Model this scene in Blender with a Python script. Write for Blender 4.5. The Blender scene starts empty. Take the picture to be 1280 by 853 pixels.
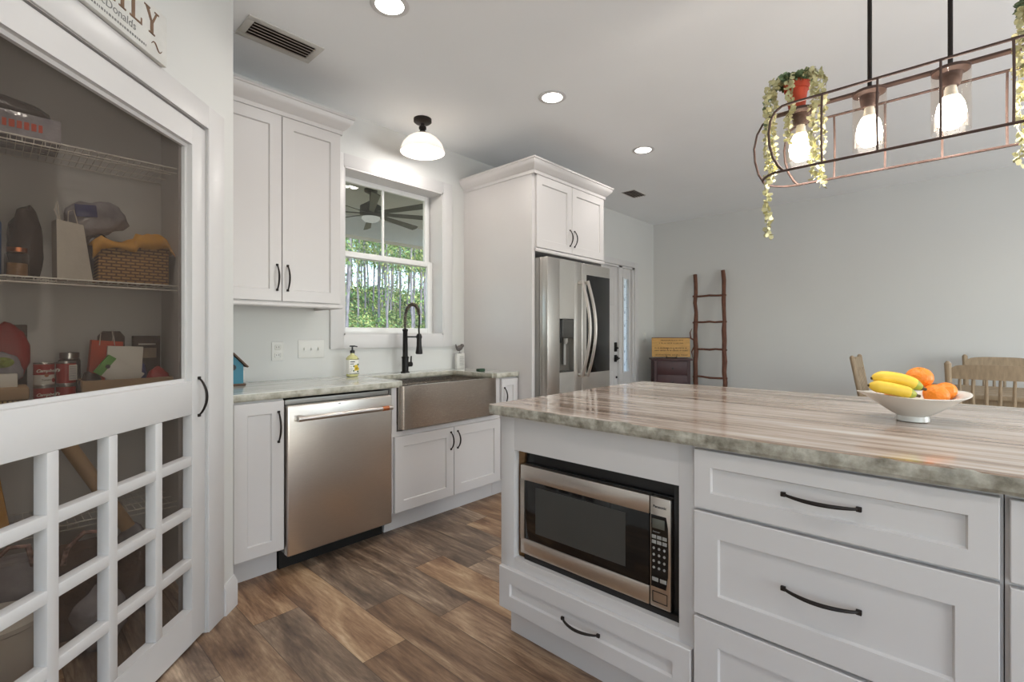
import bpy, bmesh, math, random
from mathutils import Vector, Matrix, noise
C = bpy.context.scene.collection
S = bpy.context.scene
PI = math.pi
random.seed(7)

# ------------------------------------------------------------------ camera, world, lights
cam = bpy.data.cameras.new('camera'); camo = bpy.data.objects.new('camera', cam); C.objects.link(camo)
cam.sensor_width = 36; cam.lens = 602.1 / 1280 * 36; cam.shift_y = -7.5 / 1280
cam.clip_start = 0.05; cam.clip_end = 300
camo.location = (0, 0, 1.19); camo.rotation_euler = (PI/2, 0, math.radians(42.62 - 90))
S.camera = camo
S.view_settings.view_transform = 'Standard'; S.view_settings.look = 'None'
S.view_settings.gamma = 1; S.view_settings.use_curve_mapping = False
S.view_settings.exposure = 0.60

W = bpy.data.worlds.new('world'); S.world = W; W.use_nodes = True
wn = W.node_tree.nodes; wl = W.node_tree.links
sky = wn.new('ShaderNodeTexSky'); sky.sky_type = 'NISHITA'; sky.sun_disc = False
sky.sun_elevation = math.radians(50); sky.sun_rotation = math.radians(200)
wl.new(sky.outputs[0], wn['Background'].inputs[0]); wn['Background'].inputs[1].default_value = 0.42

def light(name, kind, loc, rot, energy, color=(1, 1, 1), **kw):
    l = bpy.data.lights.new(name, kind); l.energy = energy; l.color = color
    for k, v in kw.items(): setattr(l, k, v)
    o = bpy.data.objects.new(name, l); o.location = loc; o.rotation_euler = rot; C.objects.link(o)
    return o
light('sun', 'SUN', (0, -10, 20), (math.radians(42), 0, math.radians(-25)), 3.4, (1, .95, .86), angle=math.radians(1))
# fill lamps added inside the unseen rear windows, standing in for daylight
light('fill_south_a', 'AREA', (-.1, -3.40, 1.10), (math.radians(131), 0, 0), 33, (.86, .93, 1), shape='RECTANGLE', size=1.7, size_y=1.9)
light('fill_south_b', 'AREA', (3.6, -3.40, 1.20), (math.radians(124), 0, 0), 60, (.88, .94, 1), shape='RECTANGLE', size=1.9, size_y=1.7)
light('fill_west', 'AREA', (-1.50, -1.3, 1.5), (math.radians(112), 0, math.radians(-90)), 3, (.88, .94, 1), shape='RECTANGLE', size=1.5, size_y=1.4)

# ------------------------------------------------------------------ materials
def lin(c):
    return tuple(((v/255)/12.92 if v/255 <= .04045 else ((v/255+.055)/1.055)**2.4) for v in c) + (1,)
class NT:
    def __init__(s, name):
        s.m = bpy.data.materials.new(name); s.m.use_nodes = True; s.t = s.m.node_tree
        s.b = s.t.nodes['Principled BSDF']; s.out = s.t.nodes['Material Output']
    def n(s, typ, **kw):
        x = s.t.nodes.new('ShaderNode' + typ)
        for k, v in kw.items():
            if k.startswith('_'): x.inputs[k[1:].replace('_', ' ')].default_value = v
            else: setattr(x, k, v)
        return x
    def l(s, a, b): s.t.links.new(a, b)
    def math(s, op, a, b=None, c=None):
        x = s.n('Math', operation=op)
        for i, v in enumerate((a, b, c)):
            if v is None: continue
            if hasattr(v, 'links'): s.l(v, x.inputs[i])
            else: x.inputs[i].default_value = v
        return x.outputs[0]
    def ramp(s, fac, stops):
        r = s.n('ValToRGB'); s.l(fac, r.inputs[0]); e = r.color_ramp.elements
        e[0].position = stops[0][0]; e[0].color = stops[0][1]
        e[1].position = stops[-1][0]; e[1].color = stops[-1][1]
        for p, c in stops[1:-1]:
            q = e.new(p); q.color = c
        return r.outputs[0]
    def noise(s, vec, scale, detail=3, rough=.5, dist=0):
        x = s.n('TexNoise'); x.inputs['Scale'].default_value = scale; x.inputs['Detail'].default_value = detail
        x.inputs['Roughness'].default_value = rough; x.inputs['Distortion'].default_value = dist
        if vec is not None: s.l(vec, x.inputs['Vector'])
        return x
    def coord(s, scale=(1, 1, 1), rot=(0, 0, 0), kind='Object'):
        tc = s.n('TexCoord'); mp = s.n('Mapping'); s.l(tc.outputs[kind], mp.inputs[0])
        mp.inputs['Scale'].default_value = scale; mp.inputs['Rotation'].default_value = rot
        return mp.outputs[0]
    def mix(s, fac, a, b, mode='MIX'):
        x = s.n('Mix', data_type='RGBA', blend_type=mode)
        for i, v in ((0, fac), (6, a), (7, b)):
            if hasattr(v, 'links'): s.l(v, x.inputs[i])
            else: x.inputs[i].default_value = v
        return x.outputs[2]
    def bump(s, h, strength=.2, dist=.01):
        b = s.n('Bump'); b.inputs['Strength'].default_value = strength; b.inputs['Distance'].default_value = dist
        s.l(h, b.inputs['Height']); s.l(b.outputs[0], s.b.inputs['Normal'])
M = {}
def pbr(name, rgb, rough=.5, metal=0, var=.04, vs=8, bump=0, bs=60, emit=None, es=0, spec=None, scale=(1,1,1)):
    t = NT(name); c = lin(rgb)
    nz = t.noise(t.coord(scale), vs, 3)
    lo = tuple(max(0, v*(1-var)) for v in c[:3]) + (1,); hi = tuple(min(1, v*(1+var)) for v in c[:3]) + (1,)
    t.l(t.ramp(nz.outputs[0], [(.3, lo), (.7, hi)]), t.b.inputs['Base Color'])
    t.b.inputs['Roughness'].default_value = rough; t.b.inputs['Metallic'].default_value = metal
    if spec is not None: t.b.inputs['Specular IOR Level'].default_value = spec
    if bump:
        t.bump(t.noise(t.coord(scale), bs, 3).outputs[0], bump)
    if emit: t.b.inputs['Emission Color'].default_value = lin(emit); t.b.inputs['Emission Strength'].default_value = es
    M[name] = t.m
    return t.m
pbr('wall_paint', (214, 214, 211), .75, var=.012, vs=2, bump=.03, bs=180)
pbr('ceiling_paint', (246, 248, 249), .85, var=.012, vs=2, bump=.04, bs=140)
pbr('trim_white', (213, 211, 210), .38, var=.01)
pbr('cabinet_white', (207, 203, 201), .36, var=.012, vs=3)
pbr('vinyl_white', (232, 232, 230), .3, var=.01)
pbr('bronze', (42, 36, 33), .45, .6, var=.2)
pbr('black_metal', (32, 30, 29), .42, .5, var=.15)
pbr('rust_bronze', (80, 62, 56), .5, .35, var=.18, vs=20)
pbr('copper', (196, 122, 84), .3, 1, var=.08)
pbr('black_plastic', (22, 21, 21), .35, var=.1)
pbr('black_gloss', (14, 13, 13), .08, var=.05)
pbr('dark_grey', (70, 69, 66), .3, .2, var=.05)
pbr('panel_grey', (96, 92, 86), .25, .3, var=.05)
pbr('toe_black', (18, 17, 16), .6, var=.1)
pbr('raw_wood', (140, 104, 62), .7, var=.25, vs=12, scale=(6, 1, 6))
pbr('wall_liner', (125, 92, 60), .7, var=.2, vs=10, scale=(1, 1, 8))
pbr('cardboard', (178, 148, 112), .8, var=.06)
pbr('kraft', (205, 198, 186), .7, var=.05, bump=.5, bs=14)
pbr('orange_paper', (196, 72, 36), .6, var=.08)
pbr('yellow_cloth', (205, 148, 52), .85, var=.12, bump=.3, bs=40)
pbr('dark_bag', (66, 56, 52), .25, var=.25, bump=.6, bs=22)
pbr('clear_bag', (150, 146, 150), .15, var=.25, vs=14, bump=.7, bs=25)
pbr('blue_plastic', (52, 92, 140), .35, var=.08)
pbr('label_red', (168, 34, 26), .4, var=.05)
pbr('label_white', (226, 222, 212), .45, var=.03)
pbr('label_blue', (60, 66, 120), .4, var=.05)
pbr('label_green', (96, 160, 60), .45, var=.05)
pbr('snack_green', (120, 132, 50), .7, var=.5, vs=60, bump=.8, bs=80)
pbr('tin', (190, 190, 188), .28, 1, var=.04)
pbr('terracotta', (190, 72, 44), .7, var=.08)
pbr('leaf_pale', (196, 192, 148), .55, var=.18, vs=30)
pbr('leaf_green', (118, 138, 104), .55, var=.25, vs=30)
pbr('wood_oak', (158, 138, 112), .6, var=.18, vs=10, scale=(6, 6, 1))
pbr('ladder_wood', (104, 66, 50), .75, var=.3, vs=18, bump=.5, bs=40, scale=(3, 3, .7))
pbr('chest_paint', (66, 34, 36), .45, var=.15)
pbr('sign_wood', (200, 154, 88), .6, var=.14, vs=10, scale=(1, 1, 8))
pbr('ink_brown', (120, 92, 70), .7, var=.2, vs=40)
pbr('ink_grey', (120, 120, 118), .7, var=.1)
pbr('ink_dark', (48, 36, 26), .7, var=.1)
pbr('sign_white', (214, 213, 208), .6, var=.06, vs=20)
pbr('banana', (236, 196, 62), .5, var=.1, vs=14, bump=.1, bs=30)
pbr('banana_tip', (80, 62, 30), .7)
pbr('banana_green', (168, 172, 54), .5, var=.08)
pbr('orange_skin', (246, 138, 28), .42, var=.08, vs=10, bump=.35, bs=120)
pbr('porcelain', (226, 222, 214), .16, var=.02)
pbr('teal_paint', (48, 118, 140), .5, var=.1)
pbr('roof_brown', (96, 74, 60), .8, var=.2, vs=30, bump=.5)
pbr('soap_label', (236, 234, 226), .35, var=.02)
pbr('soap_liquid', (214, 210, 150), .15, var=.05)
pbr('lemon', (226, 190, 40), .5, var=.1)
pbr('ink_black', (26, 28, 34), .5)
pbr('leaf_ink', (80, 104, 50), .5, var=.1)
pbr('bird_grey', (92, 86, 84), .5, .2, var=.25, vs=30)
pbr('fan_dark', (62, 60, 50), .5, .1, var=.1)
pbr('fan_blade', (92, 92, 78), .6, var=.1)
pbr('porch_ceiling', (206, 206, 196), .8, var=.02)
pbr('porch_beam', (226, 226, 222), .7, var=.02)
pbr('bark', (122, 118, 122), .9, var=.35, vs=14, bump=.8, bs=30, scale=(1, 1, .3))
pbr('foliage_a', (112, 142, 78), .7, var=.45, vs=3)
pbr('foliage_b', (66, 100, 52), .7, var=.45, vs=3)
pbr('foliage_c', (150, 156, 94), .7, var=.4, vs=3)
pbr('plate_white', (222, 221, 216), .4, var=.01)
pbr('slot_dark', (60, 58, 56), .6)
pbr('vent_white', (206, 204, 198), .5)
pbr('vent_slat', (168, 156, 146), .5, .2, var=.06)
pbr('vent_dark', (64, 56, 50), .8)
pbr('black_rubber', (40, 40, 40), .7)
pbr('button_grey', (150, 148, 144), .4, var=.05)
pbr('lcd', (92, 92, 84), .2, var=.05)
pbr('striped_rope', (150, 120, 110), .8, var=.7, vs=60)
pbr('book_dark', (70, 50, 38), .6, var=.1)
pbr('sponge_green', (44, 70, 50), .8, var=.2)
def emis(name, rgb, s):
    t = NT(name); e = t.n('Emission'); e.inputs[0].default_value = lin(rgb); e.inputs[1].default_value = s
    t.l(e.outputs[0], t.out.inputs[0]); M[name] = t.m
emis('lamp_disc', (255, 250, 240), 9)
emis('bulb_glow', (255, 246, 232), 16)
emis('fan_lamp', (225, 225, 215), .35)
def steel(name, rgb, rough, scale):
    t = NT(name); v = t.coord(scale); nz = t.noise(v, 40, 4, .6)
    c = lin(rgb); lo = tuple(x*.93 for x in c[:3])+(1,); hi = tuple(min(1, x*1.05) for x in c[:3])+(1,)
    t.l(t.ramp(nz.outputs[0], [(.3, lo), (.7, hi)]), t.b.inputs['Base Color'])
    t.b.inputs['Metallic'].default_value = 1
    t.l(t.math('MULTIPLY_ADD', nz.outputs[0], .1, rough - .05), t.b.inputs['Roughness'])
    t.b.inputs['Anisotropic'].default_value = .5
    big = t.noise(t.coord((1.3, 1.3, .35)), 3.5, 1)
    t.bump(big.outputs[0], .12, .02)
    M[name] = t.m
steel('steel', (212, 204, 196), .30, (1, 1, 40))
steel('steel_sink', (176, 166, 156), .26, (1, 1, 40))
steel('steel_fridge', (192, 188, 182), .38, (1, 1, 40))
pbr('steel_bright', (206, 200, 195), .28, 1, var=.02)
pbr('spring_metal', (128, 116, 106), .35, .9, var=.05)
pbr('fridge_side', (150, 148, 144), .4, .5, var=.03)
def glassy(name, tint, gloss_mix, transp, diff=None, dmix=0, rough=.03):
    t = NT(name); tr = t.n('BsdfTransparent'); tr.inputs[0].default_value = transp
    gl = t.n('BsdfGlossy'); gl.inputs[0].default_value = (1, 1, 1, 1); gl.inputs[1].default_value = rough
    m = t.n('MixShader'); lw = t.n('LayerWeight'); lw.inputs[0].default_value = .5
    fz = t.math('MULTIPLY_ADD', t.math('POWER', lw.outputs['Facing'], 4.5), .9, .03)
    t.l(t.math('MULTIPLY', fz, gloss_mix), m.inputs[0])
    t.l(tr.outputs[0], m.inputs[1]); t.l(gl.outputs[0], m.inputs[2]); last = m.outputs[0]
    if diff:
        d = t.n('BsdfDiffuse'); nz = t.noise(t.coord((1, 1, 1)), 420, 2)
        t.l(t.ramp(nz.outputs[0], [(.35, tuple(x*.6 for x in lin(diff)[:3])+(1,)), (.65, lin(diff))]), d.inputs[0])
        m2 = t.n('MixShader'); m2.inputs[0].default_value = dmix
        t.l(last, m2.inputs[1]); t.l(d.outputs[0], m2.inputs[2]); last = m2.outputs[0]
    t.l(last, t.out.inputs[0]); M[name] = t.m
glassy('pane', None, 1.0, (.96, .98, .97, 1))
glassy('screen', None, .25, (.93, .90, .87, 1), (122, 112, 106), .11, .3)
glassy('lamp_glass', None, .35, (.97, .95, .93, 1))
def leaded():
    t = NT('leaded'); tr = t.n('BsdfTransparent'); tl = t.n('BsdfTranslucent'); tl.inputs[0].default_value = (.95, .95, .92, 1)
    m = t.n('MixShader'); nz = t.noise(t.coord((1, 1, 1)), 60, 2)
    t.l(t.math('MULTIPLY_ADD', nz.outputs[0], .5, .45), m.inputs[0]); t.l(tr.outputs[0], m.inputs[1]); t.l(tl.outputs[0], m.inputs[2])
    t.l(m.outputs[0], t.out.inputs[0]); M['leaded'] = t.m
leaded()
glassy('plastic_clear', None, 1.0, (.6, .6, .62, 1), (200, 198, 205), .35, .15)
def opal():
    t = NT('opal'); c = lin((236, 232, 228))
    t.b.inputs['Base Color'].default_value = c; t.b.inputs['Roughness'].default_value = .2
    tl = t.n('BsdfTranslucent'); tl.inputs[0].default_value = c
    m = t.n('MixShader'); m.inputs[0].default_value = .38
    t.l(t.b.outputs[0], m.inputs[1]); t.l(tl.outputs[0], m.inputs[2]); t.l(m.outputs[0], t.out.inputs[0]); M['opal'] = t.m
opal()
def granite(name, axis, tones, edge):
    t = NT(name)
    sc = (9, .55, 9) if axis == 'y' else (.55, 9, 9)
    base = t.coord((1, 1, 1)); wob = t.noise(base, 1.1, 2)
    add = t.n('VectorMath', operation='MULTIPLY_ADD'); t.l(wob.outputs['Color'], add.inputs[0]); add.inputs[1].default_value = (.05, .05, 0) ; t.l(base, add.inputs[2])
    mp = t.n('Mapping'); t.l(add.outputs[0], mp.inputs[0]); mp.inputs['Scale'].default_value = sc
    n1 = t.noise(mp.outputs[0], 1.5, 6, .62); n2 = t.noise(mp.outputs[0], 5.5, 5, .7)
    f = t.math('ADD', t.math('MULTIPLY', n1.outputs[0], .62), t.math('MULTIPLY', n2.outputs[0], .38))
    top = t.ramp(f, tones)
    n3 = t.noise(mp.outputs[0], 3.2, 8, .75)
    vein = t.ramp(n3.outputs[0], [(.30, (0, 0, 0, 1)), (.40, (1, 1, 1, 1))])
    top = t.mix(t.math('MULTIPLY_ADD', vein, -.6, .6), top, edge[2])
    e1 = t.noise(base, 22, 6, .6)
    ed = t.ramp(e1.outputs[0], [(.3, edge[0]), (.5, edge[1]), (.68, edge[3])])
    geo = t.n('NewGeometry'); sp = t.n('SeparateXYZ'); t.l(geo.outputs['True Normal'], sp.inputs[0])
    side = t.math('LESS_THAN', sp.outputs[2], .55)
    t.l(t.mix(side, top, ed), t.b.inputs['Base Color'])
    t.l(t.math('MULTIPLY_ADD', side, .3, .10), t.b.inputs['Roughness'])
    M[name] = t.m
granite('granite_island', 'y', [(.32, lin((88, 70, 58))), (.41, lin((140, 118, 102))), (.48, lin((172, 154, 140))), (.56, lin((196, 183, 172))), (.66, lin((214, 206, 198)))],
        (lin((108, 102, 88)), lin((160, 155, 142)), lin((92, 74, 62)), lin((200, 196, 184))))
granite('granite_pale', 'x', [(.30, lin((150, 150, 138))), (.42, lin((182, 182, 174))), (.55, lin((206, 206, 200))), (.68, lin((220, 219, 214)))],
        (lin((140, 136, 118)), lin((178, 174, 160)), lin((136, 130, 116)), lin((198, 195, 184))))
def floor_mat():
    t = NT('plank_floor'); tc = t.n('TexCoord'); sp = t.n('SeparateXYZ'); t.l(tc.outputs['Object'], sp.inputs[0])
    PW, PL = .185, 1.22
    xr = t.math('DIVIDE', t.math('ADD', sp.outputs[0], 10 - .0035 + .185*.0), PW); row = t.math('FLOOR', xr); fx = t.math('SUBTRACT', xr, row)
    wn1 = t.n('TexWhiteNoise', noise_dimensions='1D'); t.l(row, wn1.inputs['W'])
    yr = t.math('DIVIDE', t.math('ADD', t.math('ADD', sp.outputs[1], 20), t.math('MULTIPLY', wn1.outputs[0], PL)), PL)
    col = t.math('FLOOR', yr); fy = t.math('SUBTRACT', yr, col)
    cb = t.n('CombineXYZ'); t.l(row, cb.inputs[0]); t.l(col, cb.inputs[1])
    wn2 = t.n('TexWhiteNoise', noise_dimensions='3D'); t.l(cb.outputs[0], wn2.inputs['Vector'])
    tone = wn2.outputs[0]
    # grain
    sh = t.n('VectorMath', operation='MULTIPLY_ADD'); t.l(wn2.outputs['Color'], sh.inputs[0]); sh.inputs[1].default_value = (30, 30, 30); t.l(tc.outputs['Object'], sh.inputs[2])
    mp = t.n('Mapping'); t.l(sh.outputs[0], mp.inputs[0]); mp.inputs['Scale'].default_value = (7, 1.3, 1)
    g1 = t.noise(mp.outputs[0], 1.0, 5, .6, 1.4)
    mp2 = t.n('Mapping'); t.l(sh.outputs[0], mp2.inputs[0]); mp2.inputs['Scale'].default_value = (60, 5, 1)
    g2 = t.noise(mp2.outputs[0], 1.5, 6, .7)
    f = t.math('ADD', t.math('MULTIPLY', g1.outputs[0], .65), t.math('MULTIPLY', g2.outputs[0], .35))
    warm = t.ramp(f, [(.34, lin((84, 60, 44))), (.44, lin((124, 93, 69))), (.51, lin((150, 118, 90))), (.59, lin((178, 148, 116))), (.68, lin((206, 182, 152)))])
    cool = t.ramp(f, [(.34, lin((74, 60, 51))), (.45, lin((108, 90, 76))), (.54, lin((140, 119, 100))), (.66, lin((190, 168, 144)))])
    sel = t.ramp(tone, [(.38, (0, 0, 0, 1)), (.62, (1, 1, 1, 1))])
    c = t.mix(sel, cool, warm)
    sc = t.n('SeparateColor'); t.l(wn2.outputs['Color'], sc.inputs[0])
    bright = t.math('MULTIPLY_ADD', sc.outputs[1], .42, .84)
    cc = t.n('CombineColor')
    for i in range(3): t.l(bright, cc.inputs[i])
    c = t.mix(1.0, c, cc.outputs[0], 'MULTIPLY')
    # joints
    ex = t.math('MINIMUM', fx, t.math('SUBTRACT', 1, fx)); ey = t.math('MINIMUM', fy, t.math('SUBTRACT', 1, fy))
    d = t.math('MINIMUM', t.math('MULTIPLY', ex, PW), t.math('MULTIPLY', ey, PL))
    j = t.math('LESS_THAN', d, .0014)
    c = t.mix(t.math('MULTIPLY', j, .6), c, lin((48, 38, 32)))
    t.l(c, t.b.inputs['Base Color'])
    t.l(t.math('MULTIPLY_ADD', g2.outputs[0], .2, .32), t.b.inputs['Roughness'])
    t.bump(t.math('SUBTRACT', t.math('MULTIPLY', g2.outputs[0], .3), j), .15, .004)
    M['floor'] = t.m
floor_mat()
def weave(name, a, b, sx, sz):
    t = NT(name); tc = t.n('TexCoord'); ch = t.n('TexBrick'); t.l(t.coord((1, 1, 1), (PI/2, 0, 0)), ch.inputs['Vector'])
    ch.inputs['Color1'].default_value = lin(a); ch.inputs['Color2'].default_value = lin(a); ch.inputs['Mortar'].default_value = lin(b)
    ch.inputs['Scale'].default_value = 1; ch.inputs['Brick Width'].default_value = sx; ch.inputs['Row Height'].default_value = sz
    ch.inputs['Mortar Size'].default_value = min(sx, sz)*.22
    t.l(ch.outputs[0], t.b.inputs['Base Color']); t.b.inputs['Roughness'].default_value = .75
    t.bump(ch.outputs['Fac'], -.6, .003); M[name] = t.m
weave('wicker', (176, 136, 78), (104, 70, 42), .034, .014)
weave('wicker_tan', (196, 168, 112), (96, 76, 46), .014, .014)
def ground():
    t = NT('pine_straw'); nz = t.noise(t.coord(), 1.4, 6, .7)
    t.l(t.ramp(nz.outputs[0], [(.35, lin((96, 84, 60))), (.55, lin((134, 120, 86))), (.7, lin((92, 112, 62)))]), t.b.inputs['Base Color'])
    t.b.inputs['Roughness'].default_value = .95; M['ground'] = t.m
ground()

# ------------------------------------------------------------------ mesh helpers
class MB:
    def __init__(s): s.bm = bmesh.new()
    def merge(s, b2, mi=0, mx=None):
        if mx is not None: bmesh.ops.transform(b2, matrix=mx, verts=b2.verts)
        vm = {v: s.bm.verts.new(v.co) for v in b2.verts}
        for f in b2.faces:
            try: nf = s.bm.faces.new([vm[v] for v in f.verts]); nf.material_index = mi
            except ValueError: pass
        b2.free(); return s
    def box(s, x0, x1, y0, y1, z0, z1, bev=0, mi=0, mx=None, seg=2):
        b = bmesh.new(); bmesh.ops.create_cube(b, size=1)
        for v in b.verts: v.co = Vector((x0+(v.co.x+.5)*(x1-x0), y0+(v.co.y+.5)*(y1-y0), z0+(v.co.z+.5)*(z1-z0)))
        if bev > 0: bmesh.ops.bevel(b, geom=list(b.edges), offset=bev, segments=seg, profile=.5, affect='EDGES')
        return s.merge(b, mi, mx)
    def tube(s, pts, r, seg=10, mi=0, cap=True, closed=False):
        pts = [Vector(p) for p in pts]; n = len(pts)
        rs = r if isinstance(r, (list, tuple)) else [r]*n
        tan = []
        for i in range(n):
            if closed: a, b = pts[(i-1) % n], pts[(i+1) % n]
            else: a, b = pts[max(i-1, 0)], pts[min(i+1, n-1)]
            tan.append((b-a).normalized())
        up = Vector((0, 0, 1)) if abs(tan[0].z) < .9 else Vector((1, 0, 0))
        nrm = (up - tan[0]*up.dot(tan[0])).normalized(); rings = []
        for i in range(n):
            nrm = (nrm - tan[i]*nrm.dot(tan[i])).normalized(); bi = tan[i].cross(nrm)
            rings.append([s.bm.verts.new(pts[i] + (nrm*math.cos(2*PI*k/seg) + bi*math.sin(2*PI*k/seg))*rs[i]) for k in range(seg)])
        m = n if closed else n-1
        for i in range(m):
            A, B = rings[i], rings[(i+1) % n]
            for k in range(seg):
                f = s.bm.faces.new((A[k], A[(k+1) % seg], B[(k+1) % seg], B[k])); f.material_index = mi
        if cap and not closed:
            for R in (rings[0][::-1], rings[-1]):
                f = s.bm.faces.new(R); f.material_index = mi
        return s
    def lathe(s, prof, c=(0, 0, 0), seg=24, mi=0, mx=None, capb=True, capt=True):
        b = bmesh.new(); rings = []
        for r, z in prof:
            if r < 1e-5: rings.append([b.verts.new((0, 0, z))])
            else: rings.append([b.verts.new((r*math.cos(2*PI*k/seg), r*math.sin(2*PI*k/seg), z)) for k in range(seg)])
        for A, B in zip(rings, rings[1:]):
            for k in range(seg):
                k2 = (k+1) % seg
                if len(A) == 1 and len(B) == 1: continue
                if len(A) == 1: b.faces.new((A[0], B[k2], B[k]))
                elif len(B) == 1: b.faces.new((A[k], A[k2], B[0]))
                else: b.faces.new((A[k], A[k2], B[k2], B[k]))
        if capb and len(rings[0]) > 1: b.faces.new(rings[0][::-1])
        if capt and len(rings[-1]) > 1: b.faces.new(rings[-1])
        m = Matrix.Translation(c)
        if mx is not None: m = m @ mx
        return s.merge(b, mi, m)
    def prism(s, poly, y0, y1, mi=0, mx=None):
        """poly in xz, extruded along y"""
        b = bmesh.new(); A = [b.verts.new((x, y0, z)) for x, z in poly]; B = [b.verts.new((x, y1, z)) for x, z in poly]
        b.faces.new(A); b.faces.new(B[::-1]); n = len(poly)
        for i in range(n): b.faces.new((A[i], B[i], B[(i+1) % n], A[(i+1) % n]))
        return s.merge(b, mi, mx)
    def sweep(s, prof, path, closed=False, mi=0):
        """prof: (out, z) pairs; path: xy points; out is to the right of travel; mitred"""
        n = len(path); P = [Vector((p[0], p[1])) for p in path]; rings = []
        for i in range(n):
            a = P[i-1] if (i > 0 or closed) else None; b = P[(i+1) % n] if (i < n-1 or closed) else None
            d1 = (P[i]-a).normalized() if a is not None else None; d2 = (b-P[i]).normalized() if b is not None else None
            if d1 is None: d1 = d2
            if d2 is None: d2 = d1
            n1 = Vector((d1.y, -d1.x)); n2 = Vector((d2.y, -d2.x)); m = (n1+n2).normalized(); k = 1/max(.2, m.dot(n1))
            rings.append([s.bm.verts.new((P[i].x+m.x*o*k, P[i].y+m.y*o*k, z)) for o, z in prof])
        m = n if closed else n-1; q = len(prof)
        for i in range(m):
            A, B = rings[i], rings[(i+1) % n]
            for k in range(q):
                f = s.bm.faces.new((A[k], B[k], B[(k+1) % q], A[(k+1) % q])); f.material_index = mi
        if not closed:
            s.bm.faces.new(rings[0]); s.bm.faces.new(rings[-1][::-1])
        return s
    def xf(s, mx): bmesh.ops.transform(s.bm, matrix=mx, verts=s.bm.verts); return s
    def build(s, name, mat, parent=None, smooth=True, ang=35, loc=None, rotz=0):
        bmesh.ops.recalc_face_normals(s.bm, faces=s.bm.faces)
        me = bpy.data.meshes.new(name); s.bm.to_mesh(me); s.bm.free()
        for m in (mat if isinstance(mat, (list, tuple)) else [mat]): me.materials.append(M[m])
        if smooth:
            me.shade_smooth(); me.set_sharp_from_angle(angle=math.radians(ang))
        o = bpy.data.objects.new(name, me); C.objects.link(o)
        if parent is not None: o.parent = parent
        if loc is not None: o.location = loc
        o.rotation_euler = (0, 0, rotz)
        return o
def thing(name, label, cat, loc=(0, 0, 0), rotz=0, group=None, kind=None):
    o = bpy.data.objects.new(name, None); C.objects.link(o); o.empty_display_size = .05
    o.location = loc; o.rotation_euler = (0, 0, rotz)
    return tag(o, label, cat, group, kind)
def tag(o, label=None, cat=None, group=None, kind=None):
    if label: o['label'] = label
    if cat: o['category'] = cat
    if group: o['group'] = group
    if kind: o['kind'] = kind
    return o
def struct(o, label=None, cat=None): return tag(o, label, cat, None, 'structure')
def text(s, size, mat, name, parent, x, y, z, ext=.001, align='LEFT', sx=1, bold=0, lean=0, mx=None):
    cu = bpy.data.curves.new('t', 'FONT'); cu.body = s; cu.size = size; cu.extrude = ext; cu.align_x = align; cu.resolution_u = 3; cu.offset = bold; cu.shear = lean
    to = bpy.data.objects.new('t', cu); C.objects.link(to); bpy.context.view_layer.update()
    me = bpy.data.meshes.new_from_object(to.evaluated_get(bpy.context.evaluated_depsgraph_get()))
    bpy.data.objects.remove(to); me.name = name
    m = Matrix.Translation((x, y, z)) @ (mx or Matrix()) @ Matrix.Rotation(PI/2, 4, 'X') @ Matrix.Diagonal((sx, 1, 1, 1)); me.transform(m)
    me.materials.clear(); me.materials.append(M[mat])
    o = bpy.data.objects.new(name, me); C.objects.link(o); o.parent = parent
    return o
def copy_tree(o, parent=None):
    c = o.copy(); C.objects.link(c)
    if parent is not None: c.parent = parent
    for ch in list(o.children): copy_tree(ch, c)
    return c

# convention for fronts: local x right, z up, -y towards the viewer
def shaker(x0, x1, z0, z1, name='door', parent=None, rail=.062, y0=0.0, th=.02, rec=.009, mat='cabinet_white'):
    b = bmesh.new(); F = y0 - th; e = .0018
    def ring(a, y): return [b.verts.new(p) for p in ((x0+a, y, z0+a), (x1-a, y, z0+a), (x1-a, y, z1-a), (x0+a, y, z1-a))]
    R = [ring(0, y0), ring(0, F+e), ring(e, F), ring(rail, F), ring(rail+.004, F+rec)]
    b.faces.new(R[0]); b.faces.new(R[-1])
    for A, B in zip(R, R[1:]):
        for k in range(4): b.faces.new((A[k], A[(k+1) % 4], B[(k+1) % 4], B[k]))
    m = MB(); m.merge(b); return m.build(name, mat, parent, ang=20)
def pull(parent, x, z, L, vert=True, y=-.02, out=.028, mat='bronze', name='handle', sag=0):
    m = MB(); n = 13; pts = []; rs = []
    for i in range(n):
        t = i/(n-1); a = -L/2 + L*t; o = out*math.sin(PI*t)**.75
        pts.append((x, y-.003-o, z+a) if vert else (x+a, y-.003-o, z)); rs.append(.0036+.0016*math.sin(PI*t))
    m.tube(pts, rs, 8)
    for sgn in (-1, 1):
        px, pz = (x, z+sgn*L/2) if vert else (x+sgn*L/2, z)
        m.box(px-.006, px+.006, y-.008, y+.001, pz-.006, pz+.006, .002)
    return m.build(name, mat, parent)

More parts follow.
